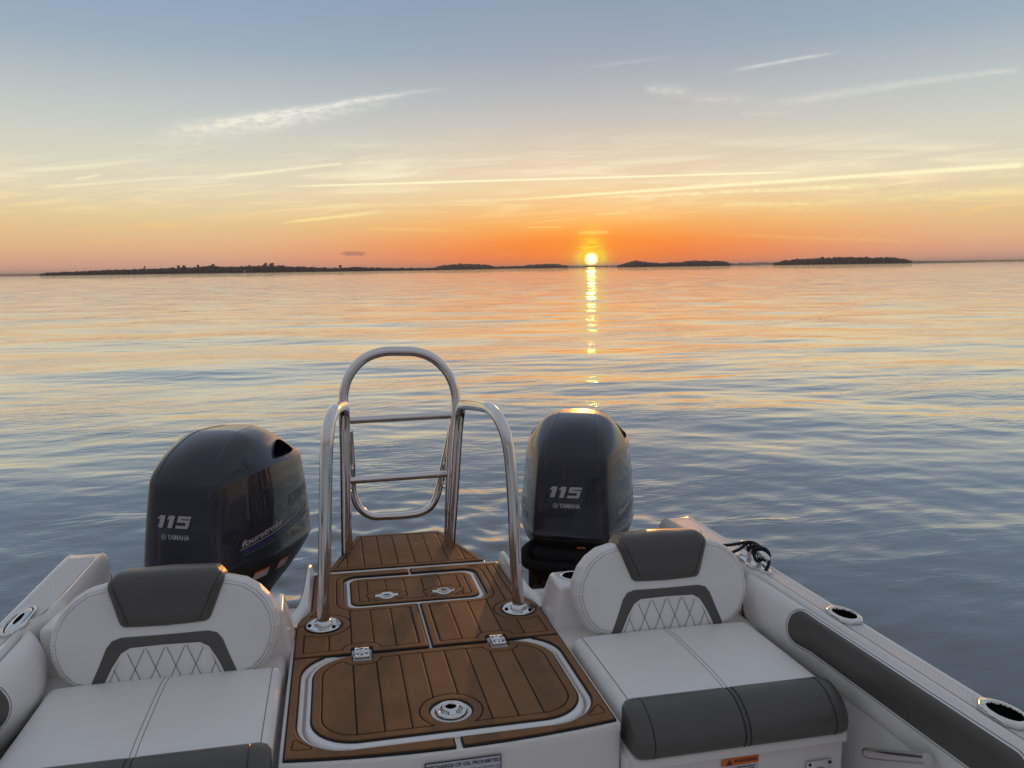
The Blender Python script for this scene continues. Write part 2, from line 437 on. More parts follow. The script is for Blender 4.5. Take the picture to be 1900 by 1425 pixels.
def ring_pull(parent, c):
    mb = MB()
    lathe(mb, [(0.0, -0.004), (0.026, -0.004), (0.030, 0.001), (0.034, 0.003), (0.040, 0.002), (0.043, -0.003), (0.043, -0.012)][::-1], (c[0], c[1], 0.002), 36)
    solid(mb, minus(union(s_circ(c[0], c[1] + 0.006, 0.023), s_rbox(c[0], c[1] - 0.018, 0.010, 0.016, 0.004)), s_circ(c[0], c[1] + 0.009, 0.014)),
          (c[0] - 0.03, c[0] + 0.03, c[1] - 0.04, c[1] + 0.034), 0.0016, 0.0065, -0.002, 0, ch=0.002)
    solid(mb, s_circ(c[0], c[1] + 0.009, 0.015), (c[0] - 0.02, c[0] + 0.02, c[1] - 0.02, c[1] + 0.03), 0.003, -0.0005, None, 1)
    solid(mb, minus(off(union(s_circ(c[0], c[1] + 0.006, 0.023), s_rbox(c[0], c[1] - 0.018, 0.010, 0.016, 0.004)), 0.0018), union(s_circ(c[0], c[1] + 0.006, 0.023), s_rbox(c[0], c[1] - 0.018, 0.010, 0.016, 0.004))),
          (c[0] - 0.035, c[0] + 0.035, c[1] - 0.045, c[1] + 0.04), 0.0016, 0.0042, None, 1)
    return part('ring_handle', mb, [M_SSP, M_SHADE_BOLT], parent)
def hinge(parent, c, up=1):
    mb = MB()
    for s in (-1, 1):
        box(mb, (c[0] - 0.022, c[1] + s * 0.018 - 0.0145, -0.006), (c[0] + 0.022, c[1] + s * 0.018 + 0.0145, 0.0055), 0.003, 2)
        for dx, dy in ((-0.013, 0.003), (0, 0.008), (0.013, 0.003)):
            lathe(mb, [(0.0038, 0.0052), (0.0034, 0.0060), (0, 0.0060)], (c[0] + dx, c[1] + s * (0.012 + dy), 0.0), 10, 1)
    tube(mb, [(c[0] - 0.022, c[1], 0.004), (c[0] + 0.022, c[1], 0.004)], 0.0045, 10)
    return part('hinge', mb, [M_SSP, M_SHADE_BOLT], parent)
def latch(parent, c):
    mb = MB()
    body = union(s_rbox(c[0], c[1] - 0.001, 0.043, 0.0085, 0.008), s_rbox(c[0], c[1] + 0.002, 0.024, 0.016, 0.006), s_poly([(c[0] - 0.030, c[1] - 0.004), (c[0] + 0.030, c[1] - 0.004), (c[0] + 0.010, c[1] - 0.028), (c[0] - 0.010, c[1] - 0.028)], 0.004))
    solid(mb, body, (c[0] - 0.055, c[0] + 0.055, c[1] - 0.05, c[1] + 0.03), 0.002, 0.003, -0.008, 0, ch=0.003)
    solid(mb, s_rbox(c[0], c[1] - 0.002, 0.018, 0.015, 0.006), (c[0] - 0.03, c[0] + 0.03, c[1] - 0.03, c[1] + 0.03), 0.002, 0.0075, 0.001, 0, ch=0.003)
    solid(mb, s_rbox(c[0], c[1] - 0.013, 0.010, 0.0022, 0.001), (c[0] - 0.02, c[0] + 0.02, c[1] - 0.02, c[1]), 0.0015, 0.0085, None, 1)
    return part('latch', mb, [M_SSP, M_SHADE_BOLT], parent)

# forward hatch
mb = MB()
solid(mb, HATCH, (-0.38, 0.38, 1.74, 2.26), 0.005, -0.006, -0.024, 0, ch=0.008, mp=mpx)
hatch = part('deck_hatch', mb, [M_GEL], boat, 'large forward hatch with round ring handle')
HO = minus(s_rbox(0.0015, 2.004, 0.347, 0.2255, 0.118), s_rbox(-0.208, 2.237, 0.031, 0.044, 0.016), s_rbox(0.207, 2.237, 0.031, 0.044, 0.016), s_circ(0.004, 1.866, 0.058))
teak_panel('teak_panel', hatch, HO, (-0.37, 0.37, 1.76, 2.26), inset=0.0215)
ring_pull(hatch, (XC + 0.004, 1.866))
hinge(hatch, (XC - 0.208, 2.240)); hinge(hatch, (XC + 0.207, 2.240))
# aft hatch
mb = MB()
solid(mb, AHAT, (-0.26, 0.26, 2.6, 2.91), 0.004, -0.006, -0.024, 0, ch=0.007, mp=mpx)
ahatch = part('deck_hatch', mb, [M_GEL], boat, 'smaller aft hatch with two flush latches')
LT = [(-0.104, 2.686), (0.101, 2.686)]
AO = minus(s_rbox(-0.002, 2.743, 0.224, 0.1235, 0.032), *[s_poly([(c[0] - 0.046, c[1] + 0.004), (c[0] - 0.02, c[1] + 0.02), (c[0] + 0.02, c[1] + 0.02), (c[0] + 0.046, c[1] + 0.004), (c[0], c[1] - 0.036)], 0.003) for c in LT])
teak_panel('teak_panel', ahatch, AO, (-0.25, 0.25, 2.6, 2.89), inset=0.022)
for c in LT: latch(ahatch, (XC + c[0], c[1]))
# stern platform
mb = MB()
TR = s_poly([(-0.305, 2.987), (0.305, 2.987), (0.184, 3.417), (-0.184, 3.417)])
solid(mb, off(TR, 0.012), (-0.34, 0.34, 2.96, 3.45), 0.005, -0.0065, -0.05, 0, ch=0.006, mp=mpx)
box(mb, (XC - 0.17, 2.96, -0.75), (XC + 0.17, 3.32, -0.047), 0.03, 3)
plat = part('stern_platform', mb, [M_GEL], boat)
teak_panel('teak_panel', plat, TR, (-0.33, 0.33, 2.97, 3.43), inset=0.019, tk=M_TEAKS)

# ---- hull, gunwales, liner
UO = 1.222                                                  # half beam at the gunwale
def beam(y): return np.interp(y, [-3.6, -3.0, -2.0, -0.6, 0.8, 3.0], [0.10, 0.50, 0.95, 1.16, 1.205, 1.226])
YS = np.array([-3.6, -3.4, -3.0, -2.5, -2.0, -1.3, -0.6, 0.1, 0.8, 1.5, 2.2, 2.8, 3.01])
mb = MB(); rings = []
for y in YS:
    b = beam(y); k = np.clip((y + 3.6) / 2.6, 0.05, 1)
    half = [(b, 0.085), (b * 0.985, 0.0), (b * 0.965, -0.2), (b * (0.80 + 0.12 * k), -0.55), (b * (0.4 + 0.4 * k), -0.80), (b * 0.1, -0.80 - 0.12 * k)]
    prof = [(XC - p[0], p[1]) for p in half] + [(XC + p[0], p[1]) for p in half[::-1]]
    rings.append([(p[0], y, p[1] + (0.02 * max(0, -y - 1))) for p in prof])
loft(mb, rings, 0, caps=(True, False), closed=False)
# transom and motor wells behind the seats
T0, T1 = -0.50, -0.12
for s in (-1, 1):
    box(mb, (XC + s * 0.72 - 0.36, 2.93, -0.85), (XC + s * 0.72 + 0.36, 2.968, -0.13), 0.012, 3)
    box(mb, (XC + s * 0.72 - 0.36, 2.50, -0.22), (XC + s * 0.72 + 0.36, 2.94, -0.19), 0.004, 1)
box(mb, (XC - 0.37, 2.93, -0.85), (XC + 0.37, 2.966, -0.03), 0.004, 1)
hull = part('hull', mb, [M_GEL], boat)
mb = MB()
box(mb, (XC - 1.09, -2.2, -0.54), (XC + 1.09, 2.52, -0.5), 0.003, 1)
part('cockpit_floor', mb, [M_GELM], boat)

def gunwale(s):
    """side deck: inner liner wall, rounded inner rim, flat top, rolled outer edge; s = side"""
    mb = MB(); L = []
    ys = np.concatenate([np.linspace(-3.4, 2.30, 40), [2.335, 2.36, 2.385, 2.42, 2.6, 2.84, 2.97, 2.995, 3.008]])
    for y in ys:
        b = beam(y); e = max(0.0, (y - 2.97) / 0.04)
        inn = np.interp(y, [2.37, 2.43], [1.122, 1.080]) + (b - beam(1.5)) if y > -2 else b - 0.10
        inn = max(inn, 0.02); dz = -0.012 * e ** 2 + 0.02 * max(0, -y - 1)
        p = [(inn - 0.004, -0.52), (inn - 0.004, 0.085), (inn, 0.112), (inn + 0.008, 0.126), (inn + 0.014, 0.131), (inn + 0.021, 0.129),
             (inn + 0.024, 0.1275), (b - 0.020, 0.1275), (b - 0.017, 0.130), (b - 0.010, 0.1305), (b - 0.003, 0.126), (b + 0.002, 0.114), (b + 0.002, 0.098), (b - 0.002, 0.083)]
        L.append([(XC + s * q[0], y, q[1] + dz) for q in p])
    loft(mb, L if s < 0 else [r[::-1] for r in L], 0, caps=(False, False), closed=False)
    # closed aft end, turned down at the corner
    r = L[-1]; rr = [(q[0], q[1] + 0.012, q[2] - 0.012) if i not in (0,) else (q[0], q[1] + 0.012, q[2]) for i, q in enumerate(r)]
    loft(mb, [r, rr] if s < 0 else [r[::-1], rr[::-1]], 0, caps=(False, False), closed=False)
    mb.add(rr, [list(range(len(rr))) if s < 0 else list(range(len(rr)))[::-1]], 0)
    g = part('gunwale', mb, [M_GEL], boat)
    mb = MB(); V = []; F = []
    ys2 = np.linspace(-1.5, 2.94, 60)
    for y in ys2:
        b = beam(y); inn = np.interp(y, [2.37, 2.43], [1.122, 1.080]) + (b - beam(1.5))
        V += [(XC + s * (inn + 0.025), y, 0.1288), (XC + s * (b - 0.0215), y, 0.1288)]
    F = [[2 * i, 2 * i + 1, 2 * i + 3, 2 * i + 2] if s > 0 else [2 * i, 2 * i + 2, 2 * i + 3, 2 * i + 1] for i in range(len(ys2) - 1)]
    mb.add(V, F, 0); part('nonskid_panel', mb, [M_NSK], g)
    return g
gunw = {s: gunwale(s) for s in (-1, 1)}

def coaming(s):
    """padded bolster along the inside of the gunwale with its grey inset"""
    prof = np.array([(1.126, 0.118), (1.117, 0.116), (1.107, 0.107), (1.100, 0.088), (1.096, 0.06), (1.096, 0.03), (1.098, 0.0), (1.103, -0.028), (1.111, -0.052), (1.123, -0.066), (1.145, -0.074)])
    arc = np.concatenate([[0], np.cumsum(np.linalg.norm(np.diff(prof, axis=0), axis=1))])
    A = arc[-1]
    def surf(y, a, h):
        a = np.asarray(a, float); y = np.asarray(y, float)
        x = np.interp(a, arc, prof[:, 0]); z = np.interp(a, arc, prof[:, 1])
        dx = np.interp(a + 0.004, arc, prof[:, 0]) - np.interp(a - 0.004, arc, prof[:, 0]); dz = np.interp(a + 0.004, arc, prof[:, 1]) - np.interp(a - 0.004, arc, prof[:, 1])
        l = np.hypot(dx, dz) + 1e-9; nx, nz = dz / l, -dx / l   # outward (towards the cockpit)
        e = np.clip((y - 2.26) / 0.10, 0, 1); bul = (0.030 if s > 0 else 0.052) * np.sin(np.pi * np.clip((y - 1.92) / 0.47, 0, 1)) ** 1.3 * np.sin(np.pi * np.clip(a / A, 0, 1)) ** 0.8
        rnd = 0.045 * (1 - np.sqrt(np.maximum(1 - e ** 2, 0)))
        x = x + nx * (h + bul) + rnd * 1.0; z = z + nz * (h + bul) - 0.0 * rnd
        return np.stack([XC + s * x, y, z], -1)
    mb = MB(); ys = np.concatenate([np.linspace(-1.6, 1.9, 30), np.linspace(1.93, 2.358, 26)]); n = 26
    aa = np.linspace(0, A, n); G = np.array([surf(np.full(n, y), aa, 0.0) for y in ys])
    loft(mb, G if s < 0 else G[:, ::-1], 0, caps=(False, True), closed=False)
    pad = part('coaming_pad', mb, [M_VINW], boat)
    mb = MB()
    F = s_rbox(1.615, A * 0.285, 0.415, A * 0.225, 0.046)
    def mp(y, a, z): return surf(y, a, z)
    P, polys, bed, D = ms_fill(F, 1.15, 2.06, 0.0, A, 0.006)
    z = 0.003 * np.clip(-D / 0.012, 0, 1) ** 0.5 - 0.0005
    V = surf(P[:, 0], P[:, 1], z)
    mb.add(V, polys if s > 0 else [q[::-1] for q in polys], 0)
    t_ = off(F, 0.006)
    P2, polys2, _, _ = ms_fill(lambda x, y: np.abs(F(x, y) - 0.0045) - 0.0012, 1.13, 2.07, 0.0, A, 0.0022)
    V2 = surf(P2[:, 0], P2[:, 1], np.full(len(P2), 0.0006)); mb.add(V2, polys2 if s > 0 else [q[::-1] for q in polys2], 1)
    part('pad_inset', mb, [M_VING, M_THR], pad)
for s in (-1, 1): coaming(s)

# transom boxes behind the backrests, with cup holder on the right one
for s in (-1, 1):
    mb = MB(); i0, i1 = (0.437, 1.10)
    V = []
    for y, z in ((2.325, 0.12), (2.49, 0.118)):
        pass
    P = lambda u, y, z: (XC + s * u, y, z)
    bm = bmesh.new()
    vs = [bm.verts.new(P(*q)) for q in ((0.335, 2.30, -0.5), (1.10, 2.30, -0.5), (1.10, 2.56, -0.3), (0.335, 2.62, -0.3),
                                        (0.437, 2.325, 0.12), (1.10, 2.325, 0.12), (1.10, 2.485, 0.117), (0.445, 2.485, 0.117), (0.398, 2.255, -0.02), (0.405, 2.55, -0.02))]
    for f in ((4, 5, 6, 7), (0, 1, 5, 4), (1, 2, 6, 5), (2, 3, 7, 6), (3, 0, 4, 7), (3, 2, 1, 0)): bm.faces.new([vs[i] for i in f])
    for v in vs[8:]: bm.verts.remove(v)
    bmesh.ops.recalc_face_normals(bm, faces=bm.faces[:])
    bmesh.ops.bevel(bm, geom=bm.edges[:], offset=0.013, segments=4, profile=0.5, affect='EDGES')
    bm.verts.index_update(); mb.add([v.co[:] for v in bm.verts], [[v.index for v in f.verts] for f in bm.faces], 0); bm.free()
    tb = part('transom_box', mb, [M_GEL], boat)
    if s > 0:
        mb = MB(); lathe(mb, [(0.034, -0.05), (0.036, 0.0), (0.040, 0.003), (0.044, 0.001), (0.044, -0.002)][::-1], (XC + 0.508, 2.42, 0.1205), 26)
        lathe(mb, [(0.036, 0.0008), (0, 0.0008)], (XC + 0.508, 2.42, 0.1205), 26, 1)  # flat disc, its colour painting the shade inside the cup
        part('cup_holder', mb, [M_SSP, M_SHADE_BOLT], tb)
# curved lips beside the walkway, between deck and motor wells
for s in (-1, 1):
    mb = MB(); R = []
    for t in np.linspace(0, 1, 15):
        y = 2.47 + 0.47 * t
        ui = np.interp(y, [2.47, 2.52, 2.60, 2.94], [0.405, 0.397, 0.364, 0.358])
        hgt = np.interp(t, [0, 0.12, 0.3, 0.45, 0.93, 1], [0.004, 0.006, 0.020, 0.040, 0.050, 0.046])
        wd = np.interp(t, [0, 0.25, 0.45, 1], [0.060, 0.050, 0.034, 0.031])
        prof = [(ui, -0.02), (ui + 0.001, -0.004), (ui + 0.006, hgt * 0.45), (ui + 0.011, hgt * 0.9), (ui + 0.017, hgt), (ui + wd - 0.008, hgt), (ui + wd, hgt * 0.85 - 0.004), (ui + wd + 0.012, -0.05), (ui + wd + 0.02, -0.24)]
        R.append([(XC + s * a, y, z) for a, z in prof])
    loft(mb, R if s < 0 else [r[::-1] for r in R], 0, caps=(False, True), closed=False)
    part('deck_lip', mb, [M_GEL], boat)

# seat bases under the cushions
for s in (-1, 1):
    mb = MB()
    box(mb, (XC + s * 0.735 - 0.315, 1.70, -0.5), (XC + s * 0.735 + 0.315, 2.31, -0.092), 0.012, 3)
    box(mb, (XC + s * 0.735 - 0.305, 1.672, -0.112), (XC + s * 0.735 + 0.305, 2.20, -0.080), 0.009, 3)
    box(mb, (XC + s * 0.76 - 0.35, 2.19, -0.3), (XC + s * 0.76 + 0.33, 2.335, -0.02), 0.02, 3)
    sb = part('seat_base', mb, [M_GELM], boat)
    if s > 0: seatbase = sb
def flat_text(mb, lines, org, mi):
    """lettering on a vertical face that looks forward (-y)"""
    for body, size, cx, cz, bold, clip in lines:
        V, F = text_polys(body, size, 0, bold)
        V3 = np.stack([org[0] + cx + V[:, 0], np.full(len(V), org[1]), org[2] + cz + V[:, 1]], 1)
        mb.add(V3, [f for f in F], mi, False)
# warning sticker
mb = MB()
def vrect(mb, x0, x1, z0, z1, y, mi, r=0.004):
    solid(mb, s_rbox((x0 + x1) / 2, (z0 + z1) / 2, (x1 - x0) / 2, (z1 - z0) / 2, r), (x0 - 0.002, x1 + 0.002, z0 - 0.002, z1 + 0.002), 0.003, y, None, mi, mp=lambda a, b, c: np.stack([a, c, b], 1))
vrect(mb, 0.964, 1.072, -0.205, -0.126, 1.6985, 0); vrect(mb, 0.964, 1.072, -0.1475, -0.1255, 1.6975, 1)
V = [(0.978, 1.6968, -0.1445), (0.996, 1.6968, -0.1445), (0.987, 1.6968, -0.1285)]; mb.add(V, [[0, 1, 2]], 2, False)
mb.add([(0.9862, 1.6963, -0.140), (0.9878, 1.6963, -0.140), (0.9878, 1.6963, -0.1335), (0.9862, 1.6963, -0.1335)], [[0, 1, 2, 3]], 1, False)
flat_text(mb, [('WARNING', 0.0140, 0.0335, 0, 0.0003, None)], (1.0, 1.6966, -0.1368), 2)
for k, w in enumerate((0.052, 0.050, 0.040, 0.052)): mb.add([(1.010, 1.6972, -0.1555 - k * 0.007), (1.010 + w, 1.6972, -0.1555 - k * 0.007), (1.010 + w, 1.6972, -0.1530 - k * 0.007), (1.010, 1.6972, -0.1530 - k * 0.007)], [[0, 1, 2, 3]], 2, False)
mb.add([(1.002, 1.6972, -0.19), (1.0028, 1.6972, -0.19), (1.0028, 1.6972, -0.15), (1.002, 1.6972, -0.15)], [[0, 1, 2, 3]], 2, False)
mb.add([(0.974, 1.6972, -0.164), (0.982, 1.6972, -0.164), (0.982, 1.6972, -0.158), (0.974, 1.6972, -0.158)], [[0, 1, 2, 3]], 2, False)
mb.add([(0.986, 1.6972, -0.166), (0.995, 1.6972, -0.166), (0.993, 1.6972, -0.156), (0.987, 1.6972, -0.158)], [[0, 1, 2, 3]], 2, False)
part('warning_label', mb, [M_STK, M_ORG, M_INK], seatbase)
mb = MB()
box(mb, (1.214, 1.692, -0.235), (1.290, 1.699, -0.166), 0.003, 2)
for dx in (0.008, 0.068): lathe(mb, [(0.005, 0), (0.004, 0.003), (0, 0.0035)], (1.214 + dx, 1.6925, -0.173), 10, 1, rot=[[1, 0, 0], [0, 0, -1], [0, 1, 0]])
lathe(mb, [(0.026, 0), (0.024, 0.006), (0.014, 0.009), (0, 0.010)], (1.252, 1.692, -0.208), 22, 0, rot=[[1, 0, 0], [0, 0, -1], [0, 1, 0]])
part('locker_latch', mb, [M_SS, M_BLK], seatbase)
# placard on the module face
mb = MB()
vrect(mb, 0.194, 0.378, -0.125, -0.026, 1.6885, 2, 0.001); vrect(mb, 0.1965, 0.3755, -0.1225, -0.0285, 1.6880, 0, 0.001)
flat_text(mb, [('DISCHARGE OF OIL PROHIBITED', 0.0122, 0, 0, 0.0003, None)], (0.286, 1.6874, -0.0385), 2)
for k, body in enumerate(('THE FEDERAL WATER POLLUTION CONTROL ACT PROHIBITS THE', 'DISCHARGE OF OIL OR OILY WASTE INTO OR UPON THE NAVIGABLE')):
    flat_text(mb, [(body, 0.0058, 0, 0, 0.00005, None)], (0.286, 1.6874, -0.0530 - 0.0075 * k), 2)
part('notice_placard', mb, [M_PLQ, M_GELM, M_INK], module)

# rod holders, cleats, grab handle
def rod_holder(s, y):
    c = (XC + s * 1.182, y, 0.1318); mb = MB()
    F = s_poly([(0.0, 0.066), (-0.030, 0.035), (-0.037, 0.0), (-0.034, -0.035), (-0.018, -0.058), (0.018, -0.058), (0.034, -0.035), (0.037, 0.0), (0.030, 0.035)], 0.004)
    H = lambda x, y: np.hypot(x / 0.0290, (y + 0.004) / 0.0430) * 0.030 - 0.030
    G = lambda x, y: np.maximum(F(x, y), -H(x, y))
    solid(mb, G, (-0.05, 0.05, -0.07, 0.08), 0.0022, lambda x, y: 0.006 + 0.006 * np.clip(1 - H(x, y) / 0.02, 0, 1), -0.002, 0, ch=0.005, mp=lambda x, y, z: np.stack([c[0] + x, c[1] + y, c[2] + z], 1))
    solid(mb, off(H, 0.001), (-0.05, 0.05, -0.07, 0.08), 0.004, 0.0012, None, 1, mp=lambda x, y, z: np.stack([c[0] + x, c[1] + y, c[2] + z], 1))  # flat sheet coloured as the shaded inside of the socket
    lathe(mb, [(0.0055, 0.0), (0.0045, 0.0025), (0, 0.003)], (c[0] - s * 0.024, c[1] + 0.045 - 0.012, c[2] + 0.009), 12, 0)
    return part('rod_holder', mb, [M_SSP, M_SHADE_BOLT], gunw[s])
for s in (-1, 1):
    for y in (1.905, 1.345, 0.2): rod_holder(s, y)
def cleat(s, up):
    c = (XC + s * 1.165, 2.375, 0.1295); mb = MB()
    f = lambda a, b: (lambda x, y: np.hypot(x / a, y / b) * a - a)
    F = minus(f(0.030, 0.108), f(0.021, 0.094)); mp = lambda x, y, z: np.stack([c[0] + x, c[1] + y, c[2] + z], 1)
    solid(mb, F, (-0.04, 0.04, -0.115, 0.115), 0.0022, 0.009, -0.002, 0, ch=0.004, mp=mp)
    solid(mb, f(0.0225, 0.096), (-0.04, 0.04, -0.115, 0.115), 0.003, 0.0015, None, 0, mp=mp)
    for dy in (-0.032, 0.032): tube(mb, [(c[0], c[1] + dy, c[2]), (c[0], c[1] + dy, c[2] + (0.050 if up else 0.006))], 0.0085, 12)
    if up:
        P = smooth_path([(c[0], c[1] + dy, c[2] + z) for dy, z in ((-0.098, 0.046), (-0.07, 0.053), (-0.03, 0.056), (0.03, 0.056), (0.07, 0.053), (0.098, 0.046))], 6)
        tt = np.linspace(-1, 1, len(P)); tube(mb, P, 0.0118 * np.sqrt(np.maximum(1 - tt ** 4, 0.02)), 14)
    else:
        solid(mb, f(0.019, 0.090), (-0.04, 0.04, -0.115, 0.115), 0.003, lambda x, y: 0.0095 - 8 * x * x, 0.001, 0, ch=0.006, mp=mp)
        solid(mb, minus(f(0.0215, 0.0945), f(0.0185, 0.0895)), (-0.04, 0.04, -0.115, 0.115), 0.002, 0.0022, None, 1, mp=mp)
        solid(mb, f(0.006, 0.04), (-0.04, 0.04, -0.115, 0.115), 0.002, 0.0106, None, 1, mp=mp)
    return part('cleat', mb, [M_SSP, M_SHADE_BOLT], gunw[s], 'pop-up cleat raised with a black rope on it' if up else 'pop-up cleat folded flush')
cleat(-1, False); cleat(1, True)
mb = MB()
tube(mb, smooth_path([(1.37, 1.655, -0.135), (1.352, 1.635, -0.122), (1.352, 1.60, -0.105), (1.355, 1.50, -0.052), (1.356, 1.44, -0.02)], 8), 0.014, 14)
part('grab_handle', mb, [M_SS], boat)

# handrails
def rail(path, base):
    mb = MB(); P = smooth_path(path, 12); tube(mb, P, 0.0205, 20)
    r = part('handrail', mb, [M_SS], boat)
    mb = MB()
    lathe(mb, [(0.0, 0.004), (0.028, 0.004), (0.030, 0.008), (0.029, 0.012), (0.0235, 0.017), (0.0205, 0.019)], (base[0], base[1], 0.0), 30)
    lathe(mb, [(0.056, -0.009), (0.056, 0.001), (0.053, 0.0045), (0.03, 0.006), (0, 0.006)], (base[0], base[1], 0.0), 36)
    for a in (-0.45, 1.65, 3.6):
        lathe(mb, [(0.0062, 0.0), (0.0062, 0.003), (0.0035, 0.0045), (0, 0.0045)], (base[0] + 0.0445 * math.cos(a - 0.3), base[1] + 0.0445 * math.sin(a - 0.3), 0.0052), 6, 1)
    part('base_flange', mb, [M_SSP, M_SHADE_BOLT], r)
rail([(-0.042, 2.47, -0.004), (-0.036, 2.47, 0.18), (-0.028, 2.47, 0.41), (-0.023, 2.47, 0.55), (-0.018, 2.475, 0.62), (-0.010, 2.50, 0.667), (0.003, 2.57, 0.687), (0.014, 2.68, 0.682),
      (0.034, 2.95, 0.652), (0.042, 3.09, 0.632), (0.046, 3.15, 0.605), (0.047, 3.172, 0.555), (0.046, 3.18, 0.47), (0.045, 3.185, 0.30), (0.044, 3.19, -0.03)], (-0.042, 2.47))
rail([(0.6095, 2.468, -0.004), (0.600, 2.468, 0.135), (0.588, 2.47, 0.381), (0.575, 2.47, 0.535), (0.563, 2.478, 0.605), (0.548, 2.51, 0.652), (0.535, 2.58, 0.676), (0.525, 2.68, 0.674),
      (0.512, 2.95, 0.645), (0.515, 3.07, 0.626), (0.518, 3.13, 0.598), (0.516, 3.158, 0.55), (0.510, 3.17, 0.46), (0.500, 3.18, 0.27), (0.485, 3.19, 0.03), (0.483, 3.19, -0.03)], (0.6095, 2.468))

# ================================================================== BOARDING LADDER
lad = thing('boarding_ladder', 'folded stainless boarding ladder standing between the handrails at the stern', 'ladder', (0.28, 3.27, 0.0))
mb = MB(); Y1, Y2 = 3.262, 3.262
hoop = [(0.052, Y1, -0.06), (0.050, Y1, 0.15), (0.046, Y1, 0.40), (0.043, Y1, 0.60), (0.048, Y1, 0.68), (0.073, Y1, 0.745), (0.129, Y1, 0.806), (0.199, Y1, 0.834), (0.280, Y1, 0.838), (0.358, Y1, 0.832),
        (0.424, Y1, 0.804), (0.480, Y1, 0.748), (0.511, Y1, 0.680), (0.519, Y1, 0.605), (0.506, Y1, 0.50), (0.494, Y1, 0.33), (0.487, Y1, 0.06), (0.485, Y1, -0.06)]
tube(mb, smooth_path(hoop, 10), 0.0205, 20); part('hoop', mb, [M_SS], lad)
for a, b in (((0.055, Y1, 0.548), (0.503, Y1, 0.560)), ((0.060, Y1, 0.290), (0.490, Y1, 0.302))):
    mb = MB(); tube(mb, [np.array(a) + (np.array(b) - a) * t for t in np.linspace(0, 1, 9)], 0.0155, 16)
    part('ladder_step', mb, [M_SS], lad)
mb = MB(); Y3 = 3.36
U = [(0.066, 3.30, 0.50), (0.069, 3.32, 0.445), (0.075, 3.34, 0.33), (0.078, Y3, 0.235), (0.092, Y3, 0.17), (0.115, Y3, 0.133), (0.160, Y3, 0.103), (0.224, Y3, 0.098), (0.318, Y3, 0.099), (0.380, Y3, 0.108), (0.418, Y3, 0.130), (0.442, Y3, 0.166),
     (0.462, Y3, 0.235), (0.478, 3.34, 0.33), (0.502, 3.32, 0.46), (0.508, 3.30, 0.52)]
tube(mb, smooth_path(U, 8), 0.0165, 18); part('lower_loop', mb, [M_SS], lad)
for xx in (0.062, 0.487):
    mb = MB(); tube(mb, [(xx, Y1 + 0.005, 0.235), (xx - (0.0 if xx < 0.2 else 0.012), 3.35, 0.235)], 0.012, 12); part('pivot_bracket', mb, [M_SS], lad)

# ================================================================== SEATS
S_OUT = [(0.19, 0.0), (0.24, 0.018), (0.273, 0.05), (0.294, 0.095), (0.301, 0.14), (0.293, 0.186), (0.272, 0.228), (0.244, 0.258), (0.208, 0.281), (0.16, 0.293), (0.0, 0.297)]
S_OUT = S_OUT + [(-x, y) for x, y in S_OUT[-2::-1]]
S_PAD = [(0.096, 0.198), (0.126, 0.286), (0.117, 0.297), (0.0, 0.301), (-0.117, 0.297), (-0.126, 0.286), (-0.096, 0.198), (0.0, 0.195)]
B_OUT = [(0.200, 0.0), (0.168, 0.075), (0.150, 0.122), (0.135, 0.141), (0.112, 0.148), (0.0, 0.147)]
B_INN = [(0.0, 0.120), (0.09, 0.118), (0.113, 0.105), (0.137, 0.066), (0.168, 0.0)]
BANDP = B_OUT + [(-x, y) for x, y in B_OUT[-2::-1]] + [(-x, y) for x, y in B_INN[:0:-1]] + B_INN
QUILT = B_INN[::-1] + [(-x, y) for x, y in B_INN[1:]]
TT = np.array([0, 0.08, 0.33]); TT /= np.linalg.norm(TT); NN = np.array([0, -TT[2], TT[1]])
